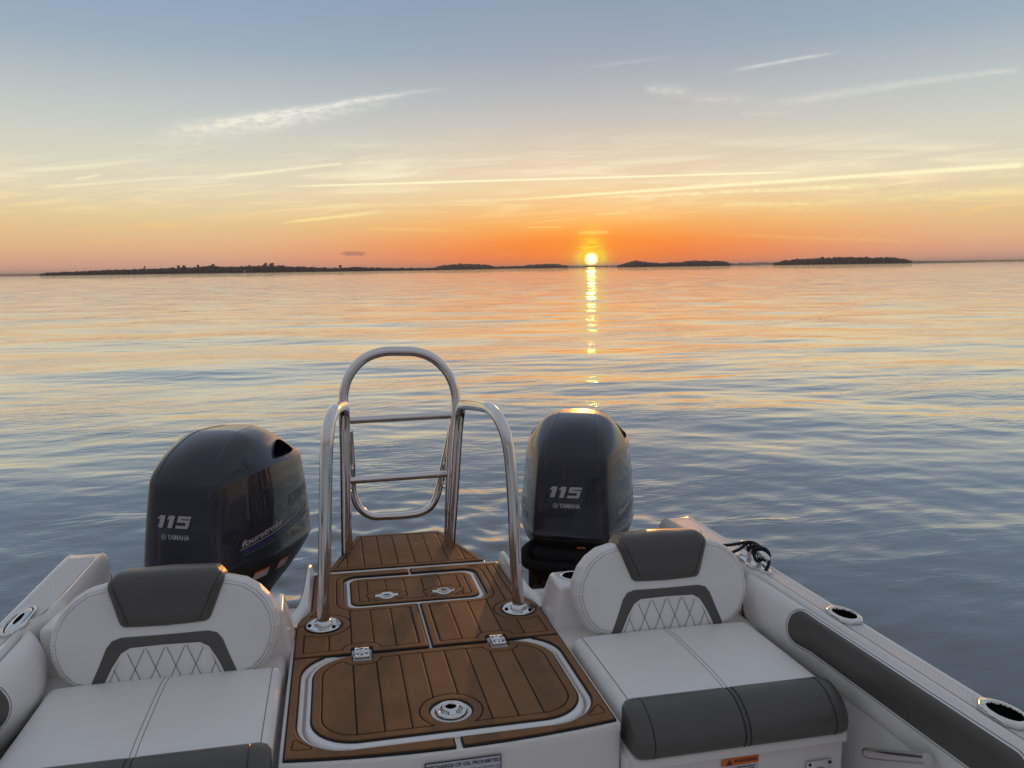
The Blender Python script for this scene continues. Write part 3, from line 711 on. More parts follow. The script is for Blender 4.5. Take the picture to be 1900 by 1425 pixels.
def seat(s, label):
    root = thing('aft_seat', label, 'seat', (XC + s * 0.735, 1.95, -0.08), 'white padded seats at the stern')
    xc = XC + s * 0.735
    # seat cushion
    mb = MB()
    pillow(mb, (xc - 0.302, 1.745, -0.078), (xc + 0.302, 2.196, 0.012), 0.026, 0.016, 26)
    def ztop(x, y):
        u = (x - xc) / 0.302; v = (y - 1.97) / 0.2255
        return 0.012 + 0.016 * np.maximum(1 - u ** 4, 0) * np.maximum(1 - v ** 4, 0)
    for pts in ([(xc - 0.006, y) for y in np.linspace(1.78, 2.17, 20)], [(xc + 0.006, y) for y in np.linspace(1.78, 2.17, 20)],
                [(xc - s * 0.276, y) for y in np.linspace(1.775, 2.18, 20)]):
        tube(mb, [(x, y, ztop(x, y) - 0.0003) for x, y in pts], 0.0010, 5, mi=1)
    cush = part('seat_cushion', mb, [M_VINW, M_THR], root)
    # grey front bolster
    mb = MB(); pr = np.array([(1.775, 0.026), (1.757, 0.031), (1.730, 0.028), (1.702, 0.016), (1.677, -0.004), (1.660, -0.028), (1.654, -0.052), (1.660, -0.073), (1.674, -0.081), (1.70, -0.083), (1.775, -0.083)])
    pp = smooth_path(np.stack([np.zeros(len(pr)), pr[:, 0], pr[:, 1]], 1), 4)[:, 1:]
    rings = []
    for t in np.linspace(-1, 1, 61):
        x = xc + 0.302 * t; d = (1 - abs(t)) * 0.302; rr = 0.034
        k = 1 - 0.22 * (1 - math.sqrt(max(0, 1 - (1 - min(d / rr, 1)) ** 2)))
        c = np.array([1.735, -0.04]); sag = -0.0012 * math.exp(-((x - xc) / 0.012) ** 2)
        q = c + (pp - c) * (k + sag / 0.08)
        rings.append([(x, a, b) for a, b in q])
    loft(mb, rings, 0)
    for dx in (-0.007, 0.007, -0.255, 0.255):
        path = [(xc + dx, a - 0.0008 * (1 if a < 1.7 else 0), b + 0.0006) for a, b in pp[2:33]]
        tube(mb, path, 0.0012, 5, mi=1)
    bol = part('front_bolster', mb, [M_VING, M_SHAD], root)
    # backrest
    O = s_poly(S_OUT); P0 = np.array([XC + (0.752 if s > 0 else -0.742), 2.178, -0.005 if s > 0 else -0.018])
    def h(x, t, r=0.034):
        d = np.clip(-O(x, t), 0, r); b = -(r - np.sqrt(np.maximum(r * r - (r - d) ** 2, 0)))
        return b + 0.012 * np.clip(-O(x, t) / 0.14, 0, 1) ** 0.7
    mp = lambda x, t, z: P0 + x[:, None] * np.array([1, 0, 0]) + t[:, None] * TT + z[:, None] * NN
    q = s_poly(QUILT)
    def dents(x, t):
        inside = np.clip(-q(x, t) / 0.01, 0, 1)
        a = ((x * 0.118 / 0.052 + t) / 0.118) ; b = ((x * 0.118 / 0.052 - t) / 0.118)
        f = lambda w: np.abs(w - np.round(w))
        dd = np.minimum(f(a), f(b)) * 0.118 * 0.40
        return inside * 0.004 * (np.clip(dd / 0.014, 0, 1) - 1)
    mb = MB()
    solid(mb, O, (-0.31, 0.31, -0.01, 0.31), 0.0045, lambda x, t: h(x, t) + dents(x, t), lambda x, t: np.full(np.shape(x), -0.068), 0, mp=mp)
    for k in np.arange(-6, 7):
        for sg in (-1, 1):
            xs = [(k * 0.052 + sg * tt * 0.052 / 0.118, tt) for tt in np.linspace(0.0, 0.122, 14)]
            seg_ = [p for p in xs if q(np.array(p[0]), np.array(p[1])) < 0.0005]
            if len(seg_) > 2:
                A = np.array(seg_); tube(mb, mp(A[:, 0], A[:, 1], h(A[:, 0], A[:, 1]) - 0.0029), 0.0008, 5, mi=1)
    P2, pl2, _, _ = ms_fill(inter(lambda x, t: np.abs(O(x, t) + 0.021) - 0.0007, minus(lambda x, t: x * 0 - 1, off(s_poly(S_PAD), 0.026), off(s_poly(BANDP + []), 0.002), lambda x, t: np.maximum(np.abs(x) - 0.19, t - 0.05))), -0.31, 0.31, -0.01, 0.31, 0.0016)
    mb.add(mp(P2[:, 0], P2[:, 1], h(P2[:, 0], P2[:, 1]) + 0.0006), pl2, 1)
    P2, pl2, _, _ = ms_fill(inter(lambda x, t: np.abs(O(x, t) + 0.013) - 0.0006, minus(lambda x, t: x * 0 - 1, off(s_poly(S_PAD), 0.026), lambda x, t: np.maximum(np.abs(x) - 0.19, t - 0.05))), -0.31, 0.31, -0.01, 0.31, 0.0016)
    mb.add(mp(P2[:, 0], P2[:, 1], h(P2[:, 0], P2[:, 1]) + 0.0006), pl2, 1)
    back = part('backrest', mb, [M_VINW, M_THR], root)
    mb = MB()
    solid(mb, s_poly(BANDP), (-0.21, 0.21, -0.002, 0.16), 0.003, lambda x, t: h(x, t) + 0.0022, lambda x, t: h(x, t) - 0.002, 0, ch=0.0015, mp=mp)
    part('trim_band', mb, [M_BAND], back)
    PD = s_poly(S_PAD, 0.026)
    mb = MB()
    def hp(x, t):
        d = np.clip(-PD(x, t), 0, 0.030)
        top = np.clip((t - 0.262) / 0.062, 0, 1)
        return 0.012 - 0.006 + np.sqrt(np.maximum(0.030 ** 2 - (0.030 - d) ** 2, 0)) * 0.8 - 0.035 * (1 - np.sqrt(np.maximum(1 - top ** 2, 0)))
    solid(mb, PD, (-0.18, 0.18, 0.16, 0.34), 0.004, hp, lambda x, t: np.where(t > 0.29, -0.09, -0.01), 0, mp=mp)
    for sg in (-1, 1):
        A = np.array([(sg * (0.088 + 0.42 * (tt - 0.176)), tt) for tt in np.linspace(0.182, 0.318, 16)])
        tube(mb, mp(A[:, 0], A[:, 1], hp(A[:, 0], A[:, 1]) + 0.0004), 0.0011, 5, mi=1)
    hr = part('headrest_pad', mb, [M_VING, M_SHAD], back)
    return root
seat_r = seat(1, 'white and grey padded seat beside the black rope and raised cleat')
seat_l = seat(-1, 'white and grey padded seat in front of the motor that shows its side')

# ================================================================== OUTBOARD MOTORS
PLAN = [(0.0, -0.288), (0.08, -0.286), (0.132, -0.279), (0.159, -0.267), (0.174, -0.247), (0.197, -0.200), (0.226, -0.125), (0.250, -0.035), (0.262, 0.06), (0.264, 0.17), (0.257, 0.28), (0.234, 0.365), (0.182, 0.42), (0.10, 0.447), (0.0, 0.453)]
PLAN = smooth_path([(x, y, 0) for x, y in PLAN] + [(-x, y, 0) for x, y in PLAN[-2:0:-1]], 5, closed=True)[:, :2] * 1.028
def cowl_ring(z, k, kf=1.0, kr=1.0, dz=None, ell=0.0):
    """one horizontal section of the cowl; ell blends the plan towards an ellipse"""
    R = []
    for x, y in PLAN:
        a = math.atan2(y / 0.36, x / 0.262); ex, ey = 0.269 * math.cos(a) * 0.98, (0.288 if y < 0 else 0.445) * math.sin(a)
        x, y = (x * (1 - ell) + ex * ell) * k, (y * (1 - ell) + ey * ell) * (kf if y < 0 else kr) * k
        R.append((x, y, z + (dz(x, y) if dz else 0)))
    return R
def make_motor():
    root = thing('outboard_motor', 'dark navy outboard motor', 'outboard motor', (0, 0, 0), 'pair of outboard motors on the stern')
    A, BF, BR = 0.262, 0.285, 0.345
    sh = lambda x, y: 0.010 - 0.032 * min(1.0, max(0.0, -y / BF)) ** 1.5
    mb = MB(); R = []
    for z, k in ((0.012, 0.992), (0.02, 1.004), (0.028, 1.008), (0.036, 1.000), (0.06, 0.994), (0.12, 0.980), (0.2, 0.956), (0.28, 0.930), (0.34, 0.908), (0.372, 0.894), (0.3785, 0.889)):
        R.append(cowl_ring(z, k, dz=lambda x, y, z=z: sh(x, y) * max(0, (z - 0.12) / 0.26)))
    # dome: runs smoothly up out of the front face, but steps in along the flanks
    ease = lambda q: q * q * (3 - 2 * q)
    body = cowl_ring(0.3815, 0.886); N = len(body)
    flank = [ease(min(1.0, max(0.0, (y + 0.23) / 0.16))) for x, y, z in body]
    R.append([(x * (1 - 0.008 * f), y * (1 - 0.008 * f), z + sh(x, y)) for (x, y, z), f in zip(body, flank)])
    for k, w, _ in smooth_path([(1, 0, 0), (0.972, 0.09, 0), (0.932, 0.205, 0), (0.850, 0.43, 0), (0.752, 0.655, 0), (0.635, 0.83, 0), (0.47, 0.945, 0), (0.24, 0.99, 0), (0.012, 1.0, 0)], 5)[1:]:
        kf = max(0.012, (1 - w ** 1.9) ** 0.5); e = min(1.0, w * 1.2) ** 0.9; ring = []
        for (x, y, z), f in zip(body, flank):
            a = math.atan2(y / 0.36, x / 0.262); ex, ey = 0.886 * 0.269 * math.cos(a) * 0.98, 0.886 * (0.288 if y < 0 else 0.445) * math.sin(a)
            x1, y1 = x * (1 - e) + ex * e, y * (1 - e) + ey * e
            g = kf * (1 - f) + k * f                         # front profile is rounder than the flanks
            q = 1 - 0.008 * f
            ring.append((x1 * q * (k * 0.5 + g * 0.5), y1 * q * (kf if y < 0 else k ** 0.92) + 0.03 * w, z + w * 0.150 + sh(x, y) * (1 - w) ** 1.5))
        R.append(ring)
    loft(mb, R, 0)
    cowl = part('cowl', mb, [M_COWL], root, sharp=24)
    V = np.concatenate(mb.v); bvh = BVHTree.FromPolygons([Vector(v) for v in V], mb.f)
    def proj(o, d, offs):
        loc, nrm, _, _ = bvh.ray_cast(Vector(o), Vector(d))
        if loc is None: return None
        if nrm.dot(Vector(d)) > 0: nrm = -nrm
        return np.array(loc + nrm * offs)
    def decal(mb, V2, F, frame, offs, mi):
        """wrap flat lettering on the cowl; frame(s,t) gives ray origin and direction"""
        pts = [proj(*frame(p[0], p[1]), offs) for p in V2]
        ok = [f for f in F if all(pts[i] is not None for i in f)]
        mb.add([p if p is not None else (0, 0, 0.2) for p in pts], ok, mi)
    front = lambda s, t: ((s, -1.0, t), (0, 1, 0))
    side = lambda sg: (lambda s, t: ((sg * 1.0, s, t), (-sg, 0, 0)))
    # numerals: sheared block figures with a dark outline
    def block(c, w, hgt, sh_=0.28, gap=0.0):
        rects = []
        def one(x0): return [[(x0, 0), (x0 + 0.021, 0), (x0 + 0.021, hgt), (x0, hgt)], [(x0 - 0.013, hgt - 0.016), (x0, hgt - 0.016), (x0, hgt), (x0 - 0.004, hgt)]]
        rects += one(0.0) + one(0.043)
        x0 = 0.079; W_ = 0.058; b = 0.012
        rects += [[(x0, hgt - b), (x0 + W_, hgt - b), (x0 + W_, hgt), (x0, hgt)], [(x0, hgt * 0.48), (x0 + 0.017, hgt * 0.48), (x0 + 0.017, hgt - b), (x0, hgt - b)],
                  [(x0 + 0.017, hgt * 0.48), (x0 + W_ - 0.004, hgt * 0.48), (x0 + W_, hgt * 0.48 + 0.004), (x0 + W_, hgt * 0.48 + 0.011), (x0 + 0.017, hgt * 0.48 + 0.011)],
                  [(x0 + W_ - 0.017, b), (x0 + W_, b), (x0 + W_ - 0.002, hgt * 0.48), (x0 + W_ - 0.017, hgt * 0.48)], [(x0, 0), (x0 + W_ - 0.004, 0), (x0 + W_, b), (x0, b)]]
        out = []
        for r in rects: out.append([(c[0] + (x - 0.067) * 0.93 + sh_ * y * 0.93, c[1] + y * 0.93) for x, y in r])
        return out
    mb = MB()
    for r in block((-0.029, 0.196), 0, 0.052):
        c = np.mean(r, 0); V2, F = tri_split(np.array(r), [list(range(len(r)))], 0.02); decal(mb, V2, F, front, 0.0028, 0)
        g = c + (np.array(r) - c) * 1.0 + (0.0035, -0.0035); V2, F = tri_split(g, [list(range(len(g)))], 0.02); decal(mb, V2, F, front, 0.0016, 1)
    V2, F = text_polys('YAMAHA', 0.028, 0, 0.0006, 0.95); V2 = V2 * [0.82, 1] + (-0.004, 0.160); decal(mb, V2, F, front, 0.0018, 0)
    def emblem(mb, c, r, frame, mi, sx=1.0):
        for ra, rb in ((r, r * 0.84),):
            N = 30; V2 = [(c[0] + sx * q * math.cos(2 * math.pi * k / N), c[1] + q * math.sin(2 * math.pi * k / N)) for q in (ra, rb) for k in range(N)]
            decal(mb, V2, [[k, (k + 1) % N, N + (k + 1) % N, N + k] for k in range(N)], frame, 0.0018, mi)
        for a in (90, 210, 330):
            ca, sa = math.cos(math.radians(a)), math.sin(math.radians(a)); w = r * 0.09
            for o_ in (-0.17, 0.17):
                q = [(c[0] + sx * (ca * l - sa * (o_ * r + ww)), c[1] + sa * l + ca * (o_ * r + ww)) for l, ww in ((r * 0.12, -w), (r * 0.72, -w), (r * 0.72, w), (r * 0.12, w))]
                decal(mb, q, [[0, 1, 2, 3]], frame, 0.0018, mi)
    emblem(mb, (-0.067, 0.160), 0.0115, front, 0)
    part('number_decal', mb, [M_SILV, M_SHAD], cowl)
    for sg in (1, -1):
        mb = MB(); fr = side(sg)
        V2, F = text_polys('fourstroke', 0.036, 0.35, 0.0011, 1.0); V2, F = tri_split(V2 * [1.5, 0.92], F, 0.03)
        an = math.radians(9.0)
        c = (-0.080, 0.130)
        rot = lambda P, k: np.stack([c[0] + sg * (P[:, 0] * math.cos(an) - P[:, 1] * math.sin(an)), c[1] + (P[:, 0] * math.sin(an) + P[:, 1] * math.cos(an)) * 1.0], 1) if sg > 0 else \
            np.stack([c[0] - (P[:, 0] * math.cos(an) + P[:, 1] * math.sin(an)), c[1] - P[:, 0] * math.sin(an) + P[:, 1] * math.cos(an)], 1)
        decal(mb, rot(V2, 0), F, fr, 0.0018, 0)
        def band(y0, y1, za, zb, w0, w1, mi, o_):
            N = 26; V2 = []
            for k in range(N + 1):
                f = k / N; y = y0 + (y1 - y0) * f; z = za + (zb - za) * f + 0.012 * f * f; w = w0 + (w1 - w0) * f
                V2 += [(y, z), (y, z + w)]
            decal(mb, V2, [[2 * k, 2 * k + 2, 2 * k + 3, 2 * k + 1] for k in range(N)], fr, o_, mi)
        band(-0.20, 0.30, 0.075, 0.125, 0.014, 0.024, 1, 0.0014); band(-0.20, 0.30, 0.0925, 0.155, 0.003, 0.005, 0, 0.0018); band(-0.19, 0.30, 0.068, 0.112, 0.003, 0.005, 2, 0.0018)
        V2, F = text_polys('YAMAHA', 0.066, 0, 0.001, 0.95); V2, F = tri_split(V2 * [0.72, 1], F, 0.03)
        a2 = math.radians(7); V2 = np.stack([V2[:, 0] * math.cos(a2) - V2[:, 1] * math.sin(a2), V2[:, 0] * math.sin(a2) + V2[:, 1] * math.cos(a2)], 1)
        V2 = np.stack([0.265 + sg * V2[:, 0] if sg > 0 else 0.265 - V2[:, 0], 0.226 + V2[:, 1] * 1], 1)
        decal(mb, V2, F, fr, 0.0018, 2); emblem(mb, (0.145, 0.212), 0.030, fr, 2)
        part('side_decal', mb, [M_SILV, M_BLUE, M_GREYD], cowl)
        # air scoop on the dome flank, its inner shade painted as a dark patch
        mb = MB(); N = 30; rim = []; inn = []
        for k in range(N):
            t = 2 * math.pi * k / N; cy, cz = math.cos(t), math.sin(t)
            yy = 0.165 + 0.105 * cy; zz = 0.412 + (0.050 if cz > 0 else 0.006) * cz * (1 + 0.25 * cy)
            p = proj((sg * 1.0, yy, zz), (-sg, 0, 0), 0.001); rim.append(p if p is not None else np.array((0, yy, zz)))
        rim = np.array(rim); cc = rim.mean(0)
        tube(mb, rim + np.array([sg * 0.001, 0, 0.001]), 0.0018, 6, closed=True)
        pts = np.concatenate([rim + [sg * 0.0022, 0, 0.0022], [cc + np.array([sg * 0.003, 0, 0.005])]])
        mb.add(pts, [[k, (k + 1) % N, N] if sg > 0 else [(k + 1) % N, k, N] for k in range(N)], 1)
        part('air_scoop', mb, [M_COWL, M_SHADE_BOLT], cowl)
        # crease along the crown
        mb = MB(); path = []
        for y in np.linspace(-0.262, 0.20, 26):
            xx = 0.118 - 0.05 * (y + 0.262) / 0.46
            loc, nrm, _, _ = bvh.ray_cast(Vector((sg * xx, y, 1.0)), Vector((0, 0, -1)))
            if loc is not None and loc.z > 0.3: path.append(np.array(loc) - np.array([0, 0, 0.0022]))
        if len(path) > 3: tube(mb, path, 0.0045, 10)
        part('crease', mb, [M_COWL], cowl)
    # black lower pan, midsection and bracket
    mb = MB(); R = []
    for z, k, yo in ((0.014, 0.985, 0), (0.0, 0.978, 0), (-0.02, 0.945, 0), (-0.06, 0.875, 0), (-0.12, 0.75, 0), (-0.19, 0.57, 0.01), (-0.26, 0.42, 0.02), (-0.34, 0.33, 0.02), (-0.95, 0.26, 0.03)):
        R.append([(x, y + yo, zz) for x, y, zz in cowl_ring(z, k)])
    loft(mb, R[::-1], 0)
    pan = part('lower_pan', mb, [M_PAN], root)
    bv2 = BVHTree.FromPolygons([Vector(v) for v in np.concatenate(mb.v)], mb.f)
    def sticker(sg, y0, y1, z0, z1, name='safety_sticker', front_=False):
        mb = MB(); V = []; V2 = []
        for k in range(7):
            q = y0 + (y1 - y0) * k / 6
            for z in (z0, z1 - (z1 - z0) * 0.22, z1):
                o_, d_ = ((q, -1, z), (0, 1, 0)) if front_ else ((sg, q, z), (-sg, 0, 0))
                loc, nrm, _, _ = bv2.ray_cast(Vector(o_), Vector(d_)); V.append(np.array(loc) - np.array(d_) * 0.002)
        F = []; mi = []
        for k in range(6):
            for j in range(2): F.append([3 * k + j, 3 * k + 3 + j, 3 * k + 4 + j, 3 * k + 1 + j]); mi.append(j)
        mb.add(V, F, mi); part(name, mb, [M_STK, M_ORG], pan)
    sticker(1, -0.12, -0.035, -0.062, -0.022); sticker(1, 0.03, 0.105, -0.062, -0.02)
    sticker(0, 0.03, 0.068, -0.052, -0.022, front_=True)
    mb = MB()
    box(mb, (-0.11, -0.42, -0.52), (0.11, -0.17, -0.14), 0.02, 3); box(mb, (-0.185, -0.32, -0.34), (0.20, 0.0, -0.03), 0.05, 4); box(mb, (-0.15, -0.50, -0.40), (0.15, -0.38, -0.16), 0.015, 2)
    part('mounting_bracket', mb, [M_HOSE], root)
    # ribbed rigging hose
    P = smooth_path([(-0.15, -0.20, -0.035), (-0.195, -0.28, -0.055), (-0.185, -0.335, -0.085), (-0.11, -0.352, -0.098), (0.0, -0.355, -0.098), (0.08, -0.37, -0.115), (0.13, -0.42, -0.18), (0.15, -0.50, -0.27)], 36)
    d = np.concatenate([[0], np.cumsum(np.linalg.norm(np.diff(P, axis=0), axis=1))])
    mb = MB(); tube(mb, P, 0.025 + 0.0009 * np.sin(d * 2 * math.pi / 0.0085), 16)
    part('rigging_hose', mb, [M_HOSE], root)
    return root
def copy_tree(o, parent=None):
    c = o.copy(); COL.objects.link(c); c.parent = parent
    for ch in list(o.children): copy_tree(ch, c)
    return c
motor = make_motor()
YAW = math.radians(-22.5)
def place_motor(o, x, y, z, label):
    o.matrix_world = MW @ Matrix.Translation(Vector((x, y, z))) @ Matrix.Rotation(YAW, 4, 'Z'); o['label'] = label
motor2 = copy_tree(motor)
place_motor(motor, 1.115, 3.40, 0.0, 'navy outboard motor that shows only its front, with the ribbed black hose')
place_motor(motor2, -0.475, 3.36, -0.026, 'navy outboard motor whose lettered side and dark air scoop show')

# ================================================================== MOORING ROPE
rope = thing('mooring_rope', 'black rope looped round the raised cleat', 'rope', (1.445, 2.375, 0.13))
c = np.array([1.445, 2.375, 0.186]); mb = MB()
tube(mb, smooth_path([c + (-0.36, 0.10, -0.09), c + (-0.20, 0.055, -0.006), c + (-0.08, 0.02, 0.012), c + (0.0, 0.01, 0.018), c + (0.016, -0.02, 0.004), c + (0.006, -0.05, -0.02), c + (-0.014, -0.045, -0.03), c + (-0.016, -0.02, -0.004), c + (0.0, 0.0, 0.016),
          c + (0.017, 0.02, 0.0), c + (0.0, 0.03, -0.018), c + (-0.018, 0.01, 0.0), c + (0.0, -0.03, 0.017), c + (0.016, -0.06, 0.0), c + (0.006, -0.085, -0.03), c + (-0.008, -0.09, -0.05)], 8), 0.0056, 10)
tube(mb, smooth_path([c + (-0.30, 0.02, -0.10), c + (-0.16, 0.01, -0.035), c + (-0.06, 0.0, 0.0), c + (-0.012, 0.02, 0.014), c + (0.014, 0.03, 0.006), c + (0.010, 0.0, -0.016), c + (-0.012, -0.01, -0.012), c + (-0.01, -0.035, 0.012), c + (0.012, -0.05, 0.014), c + (0.014, -0.075, -0.004), c + (-0.004, -0.07, -0.022)], 8), 0.0054, 10)
part('rope_coil', mb, [M_ROPE], rope)

# ================================================================== WATER
FWD = np.array([math.sin(AZ0), math.cos(AZ0)]); RGT = np.array([math.cos(AZ0), -math.sin(AZ0)])
CW = to_world(CAM_P); C2 = CW[:2]
def waves(X, Y):
    """height field of small wind ripples and old wakes; X, Y in world metres from the boat"""
    H = np.zeros_like(X); R = np.hypot(X - C2[0], Y - C2[1]); r = np.random.default_rng(11)
    low = lambda sx, sy, ph: 0.5 + 0.5 * np.sin(X * sx + ph + 1.3 * np.sin(Y * sy * 0.7 + ph * 2)) * np.sin(Y * sy + ph * 1.7 + 0.9 * np.sin(X * sx * 0.6))
    def comp(lam, ang, slope, env=1.0):
        nonlocal H
        k = 2 * math.pi / lam; a = math.radians(ang)
        d = FWD * math.cos(a) + RGT * math.sin(a); ph = r.uniform(0, 6.28)
        wob = 0.9 * np.sin((X * d[1] - Y * d[0]) * k * 0.13 + r.uniform(0, 6.28))
        fade = np.clip((lam / (0.014 * R + 1e-6) - 1.0), 0, 1)
        q = np.sin(k * (X * d[0] + Y * d[1]) + ph + wob)
        if lam < 1.0: q = (np.exp(1.5 * (q - 1)) - 0.42) * 1.5        # short ripples have sharper crests
        H = H + env * fade * slope / k * q
    for i in range(12): comp(r.uniform(2.2, 7.0), r.normal(6, 26), 0.0075)
    for i in range(18): comp(r.uniform(0.8, 2.2), r.normal(2, 22), 0.0075, low(0.11, 0.16, i * 1.1))
    for i in range(26): comp(r.uniform(0.30, 0.8), r.normal(-4, 18), 0.0165, low(0.17, 0.29, i * 2.3) ** 1.5)
    for i in range(24): comp(r.uniform(0.12, 0.30), r.normal(-6, 22), 0.0170, low(0.35, 0.5, i * 0.7 + 1) ** 2)
    far = np.clip((R - 14) / 30, 0, 1)
    for i in range(24): comp(r.uniform(0.8, 4.5), r.normal(3, 24), 0.0062, far * (0.35 + 0.65 * low(0.05, 0.035, i * 1.9)))
    # rings spreading from the idling motors and the platform
    for (bx, by), lam, am in (((1.2, 3.9), 0.33, 0.030), ((-0.6, 3.9), 0.36, 0.032), ((0.3, 4.6), 0.21, 0.026), ((0.9, 6.0), 0.6, 0.02), ((-2.2, 5.5), 0.75, 0.026)):
        q = to_world((bx, by, -0.62)); D = np.hypot(X - q[0], Y - q[1]); k = 2 * math.pi / lam
        env = np.exp(-D / (lam * 13)) * np.clip(D / (lam * 2), 0, 1) * low(0.6, 0.5, bx * 3)
        fade = np.clip((lam / (0.014 * R + 1e-6) - 1.0), 0, 1)
        H = H + fade * env * am / k * np.sin(k * D + 1.2 * np.sin(X * 0.8 + Y * 0.5))
    # churned patch behind the platform
    q = to_world((0.5, 4.8, -0.62)); D = np.hypot((X - q[0]) / 1.7, (Y - q[1]) / 1.3); env = np.exp(-D ** 2)
    for i in range(26):
        lam = r.uniform(0.12, 0.55); k = 2 * math.pi / lam; a = r.uniform(0, 6.28)
        H = H + env * 0.030 / k * np.sin(k * (X * math.cos(a) + Y * math.sin(a)) + r.uniform(0, 6.28) + np.sin(X * 5 + i) * 0.8)
    return H
ang = np.concatenate([np.linspace(-math.pi, -0.72, 50, endpoint=False), np.linspace(-0.72, 0.72, 760, endpoint=False), np.linspace(0.72, math.pi, 51)])
rad = np.concatenate([0.6 * np.exp(np.linspace(0, math.log(500 / 0.6), 860)), [620, 800, 1100, 1600, 2500, 4000, 7000, 10000, 15000]])
AN, RA = np.meshgrid(ang, rad)
X = C2[0] + RA * np.sin(AN + AZ0); Y = C2[1] + RA * np.cos(AN + AZ0)
Z = np.where(RA < 510, waves(X, Y), 0.0)
nr, na = X.shape
V = np.stack([X, Y, Z], -1).reshape(-1, 3)
ii, jj = np.meshgrid(np.arange(nr - 1), np.arange(na - 1), indexing='ij')
Q = np.stack([ii * na + jj, ii * na + jj + 1, (ii + 1) * na + jj + 1, (ii + 1) * na + jj], -1).reshape(-1, 4)[:, ::-1]
me = bpy.data.meshes.new('water'); me.vertices.add(len(V)); me.vertices.foreach_set('co', V.ravel())
me.loops.add(Q.size); me.loops.foreach_set('vertex_index', Q.ravel().astype(np.int32))
me.polygons.add(len(Q)); me.polygons.foreach_set('loop_start', np.arange(0, Q.size, 4, dtype=np.int32))
me.polygons.foreach_set('use_smooth', np.ones(len(Q), bool)); me.update(calc_edges=True); me.validate()
M = bpy.data.materials.new('sea_water'); M.use_nodes = True; t = NT(M.node_tree); p = M.node_tree.nodes['Principled BSDF']
p.inputs['Base Color'].default_value = (0.030, 0.039, 0.042, 1); p.inputs['IOR'].default_value = 1.33
p.inputs['Roughness'].default_value = 0.008
geo = t.n('ShaderNodeNewGeometry').outputs['Position']
d0 = t.v('LENGTH', t.v('SUBTRACT', geo, (C2[0], C2[1], 0)))
mp_ = t.n('ShaderNodeMapping'); t.put(mp_.inputs['Vector'], geo); mp_.inputs['Rotation'].default_value = (0, 0, AZ0); mp_.inputs['Scale'].default_value = (0.55, 1.0, 1.0)
hz = t.m('ADD', t.m('MULTIPLY', t.noise(mp_.outputs[0], 2.4, 5, 0.62, 0.3), 0.034), t.m('MULTIPLY', t.noise(mp_.outputs[0], 0.5, 3, 0.6, 0.2), 0.085))
mp2 = t.n('ShaderNodeMapping'); t.put(mp2.inputs['Vector'], geo); mp2.inputs['Rotation'].default_value = (0, 0, AZ0 + 0.16); mp2.inputs['Scale'].default_value = (0.33, 1.0, 1.0)
rip = t.noise(mp2.outputs[0], 6.0, 3, 0.55, 0.5); rip = t.m('SUBTRACT', 1.0, t.m('ABSOLUTE', t.m('MULTIPLY_ADD', rip, 2.0, -1.0)))
pat = t.smooth(t.noise(mp_.outputs[0], 0.45, 3, 0.6, 0.6), 0.38, 0.66)
hz = t.m('ADD', hz, t.m('MULTIPLY', t.m('MULTIPLY', rip, pat), t.m('MULTIPLY_ADD', t.smooth(d0, 5.0, 45.0), -0.012, 0.040)))
bn = t.n('ShaderNodeBump'); bn.inputs['Distance'].default_value = 1.0
t.put(bn.inputs['Strength'], t.m('MULTIPLY_ADD', t.smooth(d0, 8.0, 90.0), 0.82, 0.20)); t.put(bn.inputs['Height'], hz)
t.put(p.inputs['Normal'], bn.outputs[0])
lw = t.n('ShaderNodeLayerWeight'); lw.inputs['Blend'].default_value = 0.5; t.put(lw.inputs['Normal'], bn.outputs[0])
gls = t.n('ShaderNodeBsdfGlossy'); gls.inputs['Color'].default_value = (0.97, 0.97, 0.97, 1); gls.inputs['Roughness'].default_value = 0.006; t.put(gls.inputs['Normal'], bn.outputs[0])
mx = t.n('ShaderNodeMixShader'); t.put(mx.inputs[0], t.m('POWER', lw.outputs['Facing'], 3.2))
t.t.links.new(p.outputs[0], mx.inputs[1]); t.t.links.new(gls.outputs[0], mx.inputs[2])
t.t.links.new(mx.outputs[0], M.node_tree.nodes['Material Output'].inputs['Surface'])
me.materials.append(M)
water = bpy.data.objects.new('water', me); COL.objects.link(water); water['kind'] = 'structure'

# ================================================================== ISLANDS
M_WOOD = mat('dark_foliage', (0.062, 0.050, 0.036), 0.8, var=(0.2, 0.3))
M_LAND = mat('marsh_ground', (0.10, 0.085, 0.055), 0.85, var=(0.05, 0.3))
M_TRUNK = mat('tree_bark', (0.05, 0.04, 0.03), 0.85)
M_FAR = mat('haze_paled_woods', (0.10, 0.09, 0.075), 0.85, var=(0.02, 0.3))  # woods colour lightened to paint in the distance haze
U_of = lambda px: -0.6566 + px * (1.3184 / 1900)
ICO = bmesh.new(); bmesh.ops.create_icosphere(ICO, subdivisions=2, radius=1.0); ICO.verts.index_update()
IV = np.array([v.co[:] for v in ICO.verts]); IF = [[v.index for v in f.verts] for f in ICO.faces]; ICO.free()
def crown(mb, c, rx, rz, r, leaves=24, mi=0):
    k = 1 + 0.22 * np.sin(IV[:, 0] * 5 + r.uniform(0, 6)) * np.sin(IV[:, 1] * 4 + r.uniform(0, 6)) + r.normal(0, 0.10, len(IV))
    mb.add(np.asarray(c) + IV * k[:, None] * [rx, rx, rz], IF, mi, False)
    for q in range(leaves):
        d = r.normal(0, 1, 3); d /= np.linalg.norm(d); o = np.asarray(c) + d * [rx, rx, rz] * r.uniform(0.9, 1.25)
        s_ = rx * r.uniform(0.10, 0.24); a = r.normal(0, 1, (3, 3)) * s_
        mb.add(o + a, [[0, 1, 2]], mi, False)
